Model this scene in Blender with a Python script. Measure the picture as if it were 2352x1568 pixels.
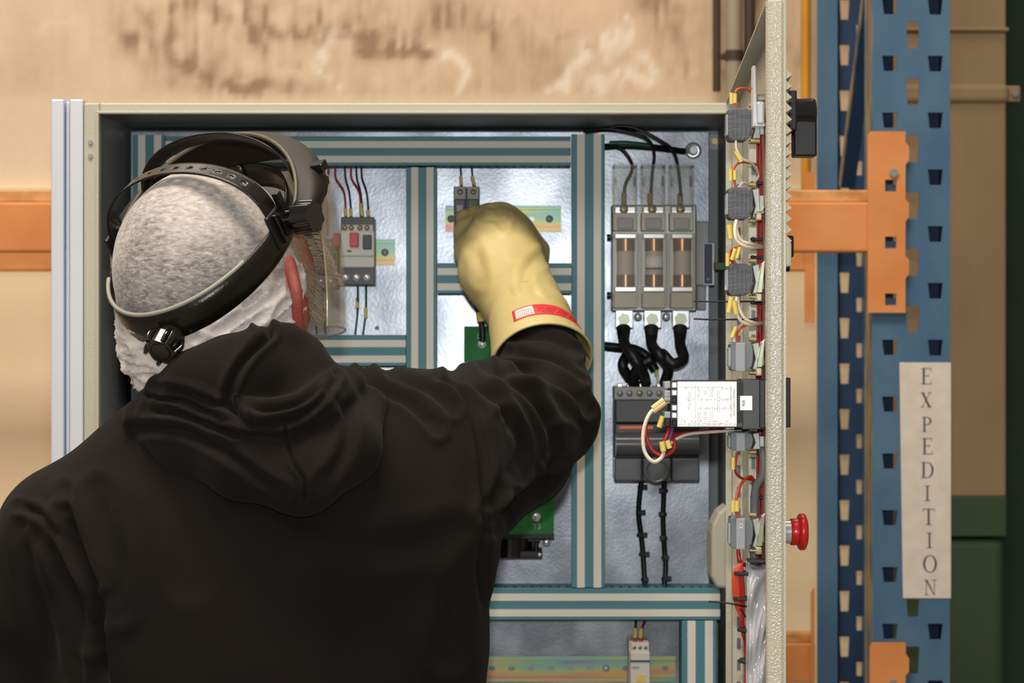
import bpy, bmesh, math, random
import numpy as np
from mathutils import Vector, Matrix
random.seed(7); RNG = np.random.RandomState(7)
for o in list(bpy.data.objects): bpy.data.objects.remove(o)
SC = bpy.context.scene; COL = SC.collection
# ------------------------------------------------------------ camera, world, lights, exposure
F = 4930.0; CX, CY, EYE = 1176.0, 784.0, 1.55
cam_d = bpy.data.cameras.new('camera'); cam = bpy.data.objects.new('camera', cam_d); COL.objects.link(cam)
cam.location = (0, 0, EYE); cam.rotation_euler = (math.pi/2, 0, 0)
cam_d.sensor_width = 36; cam_d.lens = F/2352*36; cam_d.clip_start = .05
cam_d.dof.use_dof = True; cam_d.dof.focus_distance = 2.02; cam_d.dof.aperture_fstop = 75.46/5.2
SC.camera = cam
w = bpy.data.worlds.new('hall_air'); SC.world = w; w.use_nodes = True
w.node_tree.nodes['Background'].inputs[0].default_value = (1.0, .90, .78, 1)
w.node_tree.nodes['Background'].inputs[1].default_value = .26
SC.view_settings.view_transform = 'Standard'; SC.view_settings.look = 'None'
SC.view_settings.exposure = 0.0; SC.view_settings.gamma = 1.0; SC.view_settings.use_curve_mapping = False
def light(name, loc, rot, size, power, col, sy=None):
    l = bpy.data.lights.new(name, 'AREA'); l.shape = 'RECTANGLE'; l.size = size; l.size_y = sy or size
    l.energy = power; l.color = col
    o = bpy.data.objects.new(name, l); COL.objects.link(o); o.location = loc; o.rotation_euler = rot
    return o
FLASH = light('camera_flash', (0, .02, EYE+.105), (math.radians(90), 0, 0), .05, 18.5, (.96, .98, 1.0), .03)
light('hall_lamp', (-.6, 1.35, 4.4), (0, 0, 0), 2.0, 150, (1.0, .88, .74), 1.2)
light('hall_lamp', (-.6, 3.9, 4.4), (0, 0, 0), 3.4, 50, (1.0, .90, .78), .8)
light('hall_lamp', (-1.5, -1.8, 4.0), (math.radians(35), 0, 0), 2.5, 60, (1.0, .92, .82), 1.2)
# ------------------------------------------------------------ helpers
def P(px, py, Y): return Vector(((px-CX)*Y/F, Y, EYE+(CY-py)*Y/F))
def lin(c):
    if isinstance(c, str):
        c = [int(c[i:i+2], 16)/255 for i in (0, 2, 4)]
    return tuple(((v/12.92) if v <= .04045 else ((v+.055)/1.055)**2.4) for v in c)
def mat(name, col, rough=.6, metal=0., col2=None, nscale=20., stretch=(1, 1, 1), bump=0., bscale=None, detail=4.,
        lo=.35, hi=.65, alpha=1., trans=0., spec=.5, ior=1.45, sheen=0., coat=0., emit=None, bdist=.002, rot=(0, 0, 0)):
    m = bpy.data.materials.new(name); m.use_nodes = True; nt = m.node_tree; N = nt.nodes; L = nt.links
    b = N['Principled BSDF']; c = lin(col)
    b.inputs['Base Color'].default_value = (*c, 1); b.inputs['Roughness'].default_value = rough
    b.inputs['Metallic'].default_value = metal; b.inputs['Alpha'].default_value = alpha
    b.inputs['Transmission Weight'].default_value = trans; b.inputs['IOR'].default_value = ior
    b.inputs['Specular IOR Level'].default_value = spec
    if sheen: b.inputs['Sheen Weight'].default_value = sheen; b.inputs['Sheen Roughness'].default_value = .5
    if coat: b.inputs['Coat Weight'].default_value = coat; b.inputs['Coat Roughness'].default_value = .15
    if emit: b.inputs['Emission Color'].default_value = (*lin(emit[0]), 1); b.inputs['Emission Strength'].default_value = emit[1]
    tc = N.new('ShaderNodeTexCoord'); mp = N.new('ShaderNodeMapping'); mp.inputs['Scale'].default_value = stretch
    mp.inputs['Rotation'].default_value = rot
    L.new(tc.outputs['Object'], mp.inputs['Vector'])
    if col2:
        n = N.new('ShaderNodeTexNoise'); n.inputs['Scale'].default_value = nscale; n.inputs['Detail'].default_value = detail
        L.new(mp.outputs[0], n.inputs['Vector'])
        r = N.new('ShaderNodeValToRGB'); r.color_ramp.elements[0].position = lo; r.color_ramp.elements[1].position = hi
        r.color_ramp.elements[0].color = (*c, 1); r.color_ramp.elements[1].color = (*lin(col2), 1)
        L.new(n.outputs['Fac'], r.inputs[0]); L.new(r.outputs[0], b.inputs['Base Color'])
    if bump:
        n2 = N.new('ShaderNodeTexNoise'); n2.inputs['Scale'].default_value = bscale or nscale*4; n2.inputs['Detail'].default_value = detail
        L.new(mp.outputs[0], n2.inputs['Vector'])
        bp = N.new('ShaderNodeBump'); bp.inputs['Strength'].default_value = bump; bp.inputs['Distance'].default_value = bdist
        L.new(n2.outputs['Fac'], bp.inputs['Height']); L.new(bp.outputs[0], b.inputs['Normal'])
    return m
ORG = {}
class MB:
    def __init__(s): s.v = []; s.f = []; s.s = []
    def add(s, vs, fs, smooth=False):
        o = len(s.v); s.v += [Vector(v) for v in vs]; s.f += [tuple(i+o for i in f) for f in fs]; s.s += [smooth]*len(fs); return s
    def hexa(s, c8):
        return s.add(c8, [(0,3,2,1),(4,5,6,7),(0,1,5,4),(1,2,6,5),(2,3,7,6),(3,0,4,7)])
    def box(s, a, b, M=None):
        x0,x1 = sorted((a[0],b[0])); y0,y1 = sorted((a[1],b[1])); z0,z1 = sorted((a[2],b[2]))
        c = [Vector(p) for p in ((x0,y0,z0),(x1,y0,z0),(x1,y1,z0),(x0,y1,z0),(x0,y0,z1),(x1,y0,z1),(x1,y1,z1),(x0,y1,z1))]
        if M: c = [M @ p for p in c]
        return s.hexa(c)
    def pb(s, x0, y0, x1, y1, Yf, Yb):          # box whose front face spans these picture points at depth Yf
        a = P(x0, y0, Yf); b = P(x1, y1, Yf); return s.box((a.x, Yf, a.z), (b.x, Yb, b.z))
    def cyl(s, a, b, r, r2=None, n=20, caps=True, smooth=True, lobes=0, amp=0.):
        a = Vector(a); b = Vector(b); r2 = r if r2 is None else r2
        d = (b-a).normalized(); u = d.orthogonal().normalized(); w_ = d.cross(u)
        vs = []
        for c, rr in ((a, r), (b, r2)):
            for i in range(n):
                t = 2*math.pi*i/n; q = rr*(1+amp*math.cos(lobes*t)); vs.append(c+u*q*math.cos(t)+w_*q*math.sin(t))
        fs = [(i, (i+1) % n, n+(i+1) % n, n+i) for i in range(n)]
        s.add(vs, fs, smooth)
        if caps: s.add(vs[:n], [tuple(reversed(range(n)))]); s.add(vs[n:], [tuple(range(n))])
        return s
    def lathe(s, a, axis, prof, n=24, smooth=True):   # prof: (distance along axis, radius)
        a = Vector(a); d = Vector(axis).normalized(); u = d.orthogonal().normalized(); w_ = d.cross(u); vs = []
        for h, r in prof:
            for i in range(n):
                t = 2*math.pi*i/n; vs.append(a+d*h+(u*math.cos(t)+w_*math.sin(t))*r)
        fs = []
        for j in range(len(prof)-1):
            for i in range(n): fs.append((j*n+i, j*n+(i+1) % n, (j+1)*n+(i+1) % n, (j+1)*n+i))
        return s.add(vs, fs, smooth)
    def tube(s, pts, r, n=8, sm=True, sub=5, rs=None):
        pts = [Vector(p) for p in pts]
        if sm and len(pts) > 2:
            q = []; E = [pts[0]*2-pts[1]]+pts+[pts[-1]*2-pts[-2]]; R2 = []
            for i in range(1, len(E)-2):
                for k in range(sub):
                    t = k/sub; p0, p1, p2, p3 = E[i-1:i+3]
                    q.append(.5*((2*p1)+(p2-p0)*t+(2*p0-5*p1+4*p2-p3)*t*t+(3*p1-p0-3*p2+p3)*t**3))
                    if rs: R2.append(rs[i-1]*(1-t)+rs[i]*t)
            q.append(pts[-1]);
            if rs: R2.append(rs[-1]); rs = R2
            pts = q
        u = None; vs = []
        for i, p in enumerate(pts):
            d = (pts[min(i+1, len(pts)-1)]-pts[max(i-1, 0)]).normalized()
            u = d.orthogonal().normalized() if u is None else (u-d*u.dot(d)).normalized()
            w_ = d.cross(u); rr = rs[i] if rs else r
            for k in range(n):
                t = 2*math.pi*k/n; vs.append(p+(u*math.cos(t)+w_*math.sin(t))*rr)
        m = len(pts); fs = [(i*n+k, i*n+(k+1) % n, (i+1)*n+(k+1) % n, (i+1)*n+k) for i in range(m-1) for k in range(n)]
        s.add(vs, fs, True); s.add(vs[:n], [tuple(reversed(range(n)))]); s.add(vs[-n:], [tuple(range(n))])
        return s
    def prism(s, poly, d):                        # poly: list of 3D points, extruded by vector d
        poly = [Vector(p) for p in poly]; n = len(poly); d = Vector(d); v = poly+[p+d for p in poly]
        return s.add(v, [tuple(range(n)), tuple(reversed(range(n, 2*n)))]+[(i, i+n, (i+1) % n+n, (i+1) % n) for i in range(n)])
    def sheet(s, fn, nu, nv, th, skip=None, smooth=True):   # fn(u,v)->point ; thick sheet with optional skipped cells (holes)
        g = [[Vector(fn(i/nu, j/nv)) for j in range(nv+1)] for i in range(nu+1)]
        vs = []; 
        for i in range(nu+1):
            for j in range(nv+1):
                du = g[min(i+1, nu)][j]-g[max(i-1, 0)][j]; dv = g[i][min(j+1, nv)]-g[i][max(j-1, 0)]
                nn = du.cross(dv).normalized(); vs += [g[i][j]+nn*th/2, g[i][j]-nn*th/2]
        id_ = lambda i, j, k: (i*(nv+1)+j)*2+k
        on = lambda i, j: 0 <= i < nu and 0 <= j < nv and not (skip and skip(i, j))
        fs = []
        for i in range(nu):
            for j in range(nv):
                if not on(i, j): continue
                a, b, c, d = (i, j), (i+1, j), (i+1, j+1), (i, j+1)
                fs.append((id_(*a, 0), id_(*b, 0), id_(*c, 0), id_(*d, 0))); fs.append((id_(*d, 1), id_(*c, 1), id_(*b, 1), id_(*a, 1)))
                for (p, q, ni, nj) in ((a, b, i, j-1), (b, c, i+1, j), (c, d, i, j+1), (d, a, i-1, j)):
                    if not on(ni, nj): fs.append((id_(*p, 0), id_(*p, 1), id_(*q, 1), id_(*q, 0)))
        return s.add(vs, fs, smooth)
    def build(s, name, m, parent=None, bevel=0., seg=2, auto=True):
        me = bpy.data.meshes.new(name)
        if parent is not None: org = ORG[parent]
        else:
            xs = [v.x for v in s.v]; ys = [v.y for v in s.v]; zs = [v.z for v in s.v]
            org = Vector(((min(xs)+max(xs))/2, (min(ys)+max(ys))/2, min(zs)))
        me.from_pydata([v-org for v in s.v], [], s.f)
        me.polygons.foreach_set('use_smooth', s.s); me.update()
        if isinstance(m, (list, tuple)):
            for k in m: me.materials.append(k)
        else: me.materials.append(m)
        o = bpy.data.objects.new(name, me); COL.objects.link(o)
        if parent is not None: o.parent = parent
        else: o.location = org
        ORG[o] = org
        bm = bmesh.new(); bm.from_mesh(me); bmesh.ops.recalc_face_normals(bm, faces=bm.faces)
        bm.to_mesh(me); bm.free()
        if bevel:
            bv = o.modifiers.new('bevel', 'BEVEL'); bv.width = bevel; bv.segments = seg; bv.limit_method = 'ANGLE'; bv.angle_limit = math.radians(40)
        return o
def tag(o, label=None, cat=None, group=None, kind=None):
    for k, v in (('label', label), ('category', cat), ('group', group), ('kind', kind)):
        if v: o[k] = v
    return o
def thing(name, label, cat, loc, group=None):
    o = bpy.data.objects.new(name, None); COL.objects.link(o); o.location = Vector(loc); ORG[o] = Vector(loc)
    o.empty_display_size = .02
    return tag(o, label, cat, group)
def text(s, size, loc, m, parent, name='lettering', roll=0., th=.0002, sx=1.):     # flat print facing the room (-Y)
    c = bpy.data.curves.new(name, 'FONT'); c.body = s; c.size = size; c.extrude = th; c.align_x = 'CENTER'; c.align_y = 'CENTER'
    t = bpy.data.objects.new(name, c); COL.objects.link(t)
    dg = bpy.context.evaluated_depsgraph_get(); me = bpy.data.meshes.new_from_object(t.evaluated_get(dg))
    bpy.data.objects.remove(t)
    M = Matrix.Translation(Vector(loc)-ORG[parent]) @ Matrix.Rotation(math.pi/2, 4, 'X') @ Matrix.Rotation(roll, 4, 'Z') @ Matrix.Diagonal((sx, 1, 1, 1))
    me.transform(M); me.name = name; me.materials.clear(); me.materials.append(m)
    o = bpy.data.objects.new(name, me); COL.objects.link(o); o.parent = parent; ORG[o] = ORG[parent]
    return o
def plate_with_holes(outer, holes, Y, th):       # picture-plane plate at depth Y with real holes; points are (x,z)
    bm = bmesh.new()
    def loop(pts):
        v = [bm.verts.new((p[0], Y, p[1])) for p in pts]
        return [bm.edges.new((v[i], v[(i+1) % len(v)])) for i in range(len(v))]
    E = loop(outer)
    for h in holes: E += loop(h)
    bmesh.ops.triangle_fill(bm, use_beauty=True, use_dissolve=False, edges=E)
    r = bmesh.ops.extrude_face_region(bm, geom=bm.faces[:])
    bmesh.ops.translate(bm, vec=(0, th, 0), verts=[g for g in r['geom'] if isinstance(g, bmesh.types.BMVert)])
    bmesh.ops.recalc_face_normals(bm, faces=bm.faces)
    mb = MB(); bm.verts.index_update(); mb.add([v.co.copy() for v in bm.verts], [tuple(v.index for v in f.verts) for f in bm.faces]); bm.free()
    return mb
# ---- implicit surfaces for bodies, clothes and gloves
class Field:
    def __init__(s, lo, hi, h):
        s.lo = np.array(lo, float); s.h = h; s.n = np.ceil((np.array(hi)-s.lo)/h).astype(int)+1
        s.ax = [s.lo[i]+h*np.arange(s.n[i]) for i in range(3)]; s.d = np.full(s.n, 10., np.float32)
    def _sl(s, lo, hi, m):
        sl = []
        for i in range(3):
            a = int(np.floor((lo[i]-m-s.lo[i])/s.h)); b = int(np.ceil((hi[i]+m-s.lo[i])/s.h))+1
            sl.append(slice(max(a, 0), min(max(b, 0), s.n[i])))
        return tuple(sl), [s.ax[i][sl[i]].astype(np.float32) for i in range(3)]
    def _mix(s, sl, d, k, sub=False):
        o = s.d[sl]
        if sub:
            a = -d; hh = np.maximum(k-np.abs(o-a), 0)/max(k, 1e-6); s.d[sl] = np.maximum(o, a)+hh*hh*k/4
        else:
            hh = np.maximum(k-np.abs(o-d), 0)/max(k, 1e-6); s.d[sl] = np.minimum(o, d)-hh*hh*k/4
    def cap(s, a, b, ra, rb, k=.02, sub=False, flat=None):
        a = np.array(a); b = np.array(b); m = k+3*s.h+max(ra, rb)
        sl, (X, Y, Z) = s._sl(np.minimum(a, b), np.maximum(a, b), m)
        if min(len(X), len(Y), len(Z)) == 0: return
        q = [X[:, None, None]-a[0], Y[None, :, None]-a[1], Z[None, None, :]-a[2]]; ba = b-a; L = float(ba@ba)+1e-9
        t = np.clip((q[0]*ba[0]+q[1]*ba[1]+q[2]*ba[2])/L, 0, 1)
        d2 = (q[0]-t*ba[0])**2+(q[1]-t*ba[1])**2+(q[2]-t*ba[2])**2
        s._mix(sl, np.sqrt(d2)-(ra+(rb-ra)*t), k, sub)
    def chain(s, pts, rs, k=.02):
        for i in range(len(pts)-1): s.cap(pts[i], pts[i+1], rs[i], rs[i+1], k)
    def ell(s, c, r, R=None, k=.02, sub=False):
        c = np.array(c); r = np.array(r); m = k+3*s.h+r.max(); sl, (X, Y, Z) = s._sl(c, c, m)
        if min(len(X), len(Y), len(Z)) == 0: return
        q = [X[:, None, None]-c[0], Y[None, :, None]-c[1], Z[None, None, :]-c[2]]
        if R is not None:
            Rt = np.array(R.transposed()); q = [Rt[i][0]*q[0]+Rt[i][1]*q[1]+Rt[i][2]*q[2] for i in range(3)]
        k1 = np.sqrt((q[0]/r[0])**2+(q[1]/r[1])**2+(q[2]/r[2])**2); k2 = np.sqrt((q[0]/r[0]**2)**2+(q[1]/r[1]**2)**2+(q[2]/r[2]**2)**2)+1e-9
        s._mix(sl, (k1*(k1-1)/k2).astype(np.float32), k, sub)
    def cut(s, c, n, side=1):                     # keep the half space (p-c).n > 0
        c = np.array(c); n = np.array(n)/np.linalg.norm(n)
        d = -((s.ax[0][:, None, None]-c[0])*n[0]+(s.ax[1][None, :, None]-c[1])*n[1]+(s.ax[2][None, None, :]-c[2])*n[2])
        s.d = np.maximum(s.d, d.astype(np.float32))
    def mesh(s):
        d = s.d; S = d < 0; n = s.n
        acc = np.zeros([*(n-1), 3], np.float32); cnt = np.zeros(n-1, np.float32)
        sh = lambda A, o: A[o[0]:o[0]+n[0]-1, o[1]:o[1]+n[1]-1, o[2]:o[2]+n[2]-1]
        for ax in range(3):
            for u in (0, 1):
                for v in (0, 1):
                    o = [0, 0, 0]; o[(ax+1) % 3] = u; o[(ax+2) % 3] = v; o2 = list(o); o2[ax] = 1
                    A = sh(d, o); B = sh(d, o2); x = (A < 0) != (B < 0); t = np.where(x, A/np.where(x, A-B, 1), 0)
                    for c in range(3): acc[..., c] += x*(t if c == ax else o[c])
                    cnt += x
        on = cnt > 0; idx = -np.ones(n-1, np.int64); idx[on] = np.arange(on.sum()); I = np.argwhere(on)
        V = (I+acc[on]/cnt[on][:, None])*s.h+s.lo
        Q = []
        for ax in range(3):
            b, c = (ax+1) % 3, (ax+2) % 3; sA = [slice(0, -1) if i == ax else slice(1, -1) for i in range(3)]; sB = list(sA); sB[ax] = slice(1, None)
            A = S[tuple(sA)]; B = S[tuple(sB)]; E = np.argwhere(A != B)
            if len(E) == 0: continue
            flip = A[tuple(E.T)]; E = E.copy(); E[:, b] += 1; E[:, c] += 1
            def cell(db, dc):
                q = E.copy(); q[:, b] -= db; q[:, c] -= dc; return idx[tuple(q.T)]
            q = np.stack([cell(1, 1), cell(0, 1), cell(0, 0), cell(1, 0)], 1); q[~flip] = q[~flip][:, ::-1]; Q.append(q)
        return V, np.concatenate(Q)
def vnormals(V, Q):
    a, b, c = V[Q[:, 0]], V[Q[:, 1]], V[Q[:, 2]]; d = V[Q[:, 3]]; fn = np.cross(c-a, d-b); N = np.zeros_like(V)
    for i in range(4): np.add.at(N, Q[:, i], fn)
    return N/(np.linalg.norm(N, axis=1)[:, None]+1e-12)
def relax(V, Q, it=2):
    for _ in range(it):
        A = np.zeros_like(V); C = np.zeros(len(V))
        for i in range(4):
            np.add.at(A, Q[:, i], V[Q[:, (i+1) % 4]]); np.add.at(C, Q[:, i], 1); np.add.at(A, Q[:, i], V[Q[:, (i-1) % 4]]); np.add.at(C, Q[:, i], 1)
        V = V*.4+.6*A/C[:, None]
    return V
def seg_dist(px, pts):
    best = np.full(len(px), 1e9)
    for a, b in zip(pts[:-1], pts[1:]):
        a = np.array(a, float); b = np.array(b, float); ba = b-a; t = np.clip(((px-a)@ba)/(ba@ba+1e-9), 0, 1)
        best = np.minimum(best, np.linalg.norm(px-a-t[:, None]*ba, axis=1))
    return best
def hash3(i, j, k, sd):
    x = (i*374761393+j*668265263+k*2147483647+sd*974711) & 0xffffffff; x = (x ^ (x >> 13))*1274126177 & 0xffffffff
    return ((x ^ (x >> 16)) & 0xffff)/65535.
def vnoise(p, sc, sd=0):
    q = p*sc; i = np.floor(q).astype(np.int64); f = q-i; f = f*f*(3-2*f); r = 0
    for a in (0, 1):
        for b in (0, 1):
            for c in (0, 1):
                r = r+hash3(i[:, 0]+a, i[:, 1]+b, i[:, 2]+c, sd)*(f[:, 0] if a else 1-f[:, 0])*(f[:, 1] if b else 1-f[:, 1])*(f[:, 2] if c else 1-f[:, 2])
    return r*2-1
def np_build(name, V, Q, m, parent=None, sub=0):
    org = ORG[parent] if parent is not None else Vector(((V[:, 0].min()+V[:, 0].max())/2, (V[:, 1].min()+V[:, 1].max())/2, V[:, 2].min()))
    me = bpy.data.meshes.new(name); me.vertices.add(len(V)); me.vertices.foreach_set('co', (V-np.array(org)).astype(np.float32).ravel())
    me.loops.add(len(Q)*4); me.loops.foreach_set('vertex_index', Q.astype(np.int32).ravel())
    me.polygons.add(len(Q)); me.polygons.foreach_set('loop_start', np.arange(0, len(Q)*4, 4, dtype=np.int32))
    me.polygons.foreach_set('use_smooth', np.ones(len(Q), bool)); me.update(calc_edges=True); me.validate()
    me.materials.append(m); o = bpy.data.objects.new(name, me); COL.objects.link(o)
    if parent is not None: o.parent = parent
    else: o.location = org
    ORG[o] = org
    return o
def px_of(V): return np.stack([CX+V[:, 0]*F/V[:, 1], CY-(V[:, 2]-EYE)*F/V[:, 1]], 1)
# ------------------------------------------------------------ materials
M_ = {}
def mk(k, *a, **kw): M_[k] = mat(k, *a, **kw); return M_[k]
mk('cream_wall', 'f4dfba', .8, col2='ecd6ae', nscale=3, bump=.1, bscale=60)
mk('column_paint', '9a8363', .6, col2='8a7353', nscale=5, stretch=(1, 1, .3), bump=.1)
mk('green_paint', '2f4a34', .5, col2='3c4a30', nscale=6, stretch=(1, 1, .4), bump=.1)
mk('dark_green', '1c3426', .7, col2='22402c', nscale=3)
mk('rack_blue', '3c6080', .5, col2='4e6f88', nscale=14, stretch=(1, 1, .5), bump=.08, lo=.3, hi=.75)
mk('rack_navy_shade', '14304f', .55, col2='1b3a5c', nscale=10)  # navy of brace and lips; on the back post web it paints shade
mk('rack_worn', '8a7a58', .7, col2='3f5568', nscale=30, stretch=(1, 1, .25), lo=.4, hi=.6)
mk('rack_orange', 'dc9254', .5, col2='c87838', nscale=9, bump=.1, bscale=40, lo=.3, hi=.8)
mk('rack_orange_dirty', 'dfa266', .6, col2='b87c44', nscale=26, stretch=(.5, 1, 1), lo=.42, hi=.62, bump=.15)
mk('rust_dark', '6a3a1c', .7)
mk('galv', 'b8bec6', .30, metal=.42, col2='868c94', nscale=13, bump=.12, bscale=240, lo=.38, hi=.62, bdist=.001)
mk('galv_back', '8f9498', .5, metal=.5, col2='7f8488', nscale=20)
mk('cab_paint', 'b1ae9c', .38, bump=.3, bscale=420, nscale=3, bdist=.001, col2='aba895', coat=.15)
mk('cab_in', '8b908f', .5, bump=.1, bscale=300, nscale=3, col2='81868a')
mk('duct_teal', '4b828c', .5)
mk('duct_stripe', 'e2dcd2', .55)
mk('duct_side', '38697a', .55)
mk('alu', 'dfe2e8', .3, metal=.35, col2='d4d8e0', nscale=2)
mk('alu_groove', '8fb2e6', .3, metal=.4)
mk('zinc', 'd8dbdd', .22, metal=.55)
mk('zinc_dull', '93958f', .4, metal=.5, bump=.1, bscale=80)
mk('brass', 'a89a6a', .3, metal=.6)
mk('black', '141414', .35, spec=.5)
mk('black_gloss', '0c0c0d', .14, spec=.9)
mk('black_soft', '1b1b1c', .55)
mk('dark_grey', '3d4044', .45)
mk('mid_grey', '5b5f64', .45, col2='54585c', nscale=40)
mk('breaker_grey', 'c9c6bd', .45)
mk('breaker_lgrey', '9a9b9c', .5)
mk('red', 'c01c1c', .35)
mk('red_btn', 'd02020', .32, coat=.3)
mk('green_line', '7fae8e', .5)
mk('orange_line', 'e0602a', .4)
mk('copper', 'c07a48', .3, metal=.8)
mk('ceramic', 'bdb6a4', .5)
mk('navy', '23344c', .5)
mk('white_paper', 'e8e6e2', .6)
mk('label_white', 'ffffff', .3)
mk('ink', '3c4046', .6)
mk('ink_dark', '23282c', .6)
mk('ink_pale', 'a9abb0', .6)
mk('pcb', '2a7a3e', .6, col2='256a36', nscale=30, spec=.2)
mk('wire_red', 'a8201c', .4)
mk('wire_orange', 'c8482c', .4)
mk('wire_white', 'ddd0bc', .4)
mk('wire_black', '101112', .4)
mk('wire_dark', '2d3236', .4)
mk('wire_green', '1c5a44', .4)
mk('wire_grey', '6a6e70', .45)
mk('wire_violet', '6a4aa0', .4)
mk('marker', 'd6c164', .45)
mk('marker_pale', 'd9bc84', .45)
mk('grille', 'd2c8a8', .5)
mk('yellow_pipe', 'd89a22', .45, col2='c8861c', nscale=6)
mk('pale_pipe', 'a99d88', .5, col2='93866f', nscale=5, stretch=(1, 1, .3))
mk('dark_pipe', '4a3c2e', .6, col2='3a2f24', nscale=5, stretch=(1, 1, .3))
mk('relay_grey', '5a5e63', .5, col2='4b4f54', nscale=90, stretch=(.4, 1, 1.6), bump=.5, bscale=220)
def clear_mat(name, tint, rough, alpha_, spec=.5):
    m = bpy.data.materials.new(name); m.use_nodes = True; nt = m.node_tree; N = nt.nodes; L = nt.links
    b = N['Principled BSDF']; b.inputs['Base Color'].default_value = (*lin(tint), 1); b.inputs['Roughness'].default_value = rough
    b.inputs['Specular IOR Level'].default_value = spec
    t = N.new('ShaderNodeBsdfTransparent'); t.inputs[0].default_value = (.97, .965, .95, 1)
    mx = N.new('ShaderNodeMixShader'); mx.inputs[0].default_value = alpha_
    out = N['Material Output']; L.new(t.outputs[0], mx.inputs[1]); L.new(b.outputs[0], mx.inputs[2]); L.new(mx.outputs[0], out.inputs[0])
    M_[name] = m; return m
clear_mat('clear_cover', 'c8c4bc', .15, .10, 1.0)
clear_mat('clear_sleeve', 'c4c6cc', .12, .42, 1.0)
clear_mat('visor_clear', 'c4b8a0', .05, .16, 1.0)
clear_mat('visor_edge', 'b5a484', .08, .5, 1.0)
clear_mat('clear_block', 'b4bac2', .12, .7, 1.0)
# yellow passivated zinc rail: soft rainbow over the metal
def rainbow():
    m = bpy.data.materials.new('passivated'); m.use_nodes = True; nt = m.node_tree; N = nt.nodes; L = nt.links; b = N['Principled BSDF']
    b.inputs['Metallic'].default_value = .4; b.inputs['Roughness'].default_value = .4
    tc = N.new('ShaderNodeTexCoord'); mp = N.new('ShaderNodeMapping'); mp.inputs['Scale'].default_value = (.16, 1, 1.5); L.new(tc.outputs['Object'], mp.inputs[0])
    n = N.new('ShaderNodeTexNoise'); n.inputs['Scale'].default_value = 34; n.inputs['Detail'].default_value = 1.5; L.new(mp.outputs[0], n.inputs['Vector'])
    r = N.new('ShaderNodeValToRGB'); e = r.color_ramp.elements; e[0].position = .3; e[0].color = (*lin('cf8d90'), 1); e[1].position = .72; e[1].color = (*lin('8f86b0'), 1)
    for p, c in ((.4, 'd3a672'), (.48, 'bcbb78'), (.56, '93b894'), (.64, '8fb0a6')):
        q = e.new(p); q.color = (*lin(c), 1)
    sp = N.new('ShaderNodeSeparateXYZ'); L.new(tc.outputs['Generated'], sp.inputs[0])
    a = N.new('ShaderNodeMath'); a.operation = 'MULTIPLY_ADD'; a.inputs[1].default_value = .30; a.inputs[2].default_value = -.15; L.new(sp.outputs['Z'], a.inputs[0])
    s2 = N.new('ShaderNodeMath'); s2.operation = 'ADD'; L.new(n.outputs['Fac'], s2.inputs[0]); L.new(a.outputs[0], s2.inputs[1])
    L.new(s2.outputs[0], r.inputs[0]); L.new(r.outputs[0], b.inputs['Base Color']); M_['passivated'] = m
rainbow()
def face_mat():
    m = M_['cab_paint']
face_mat()
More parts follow.
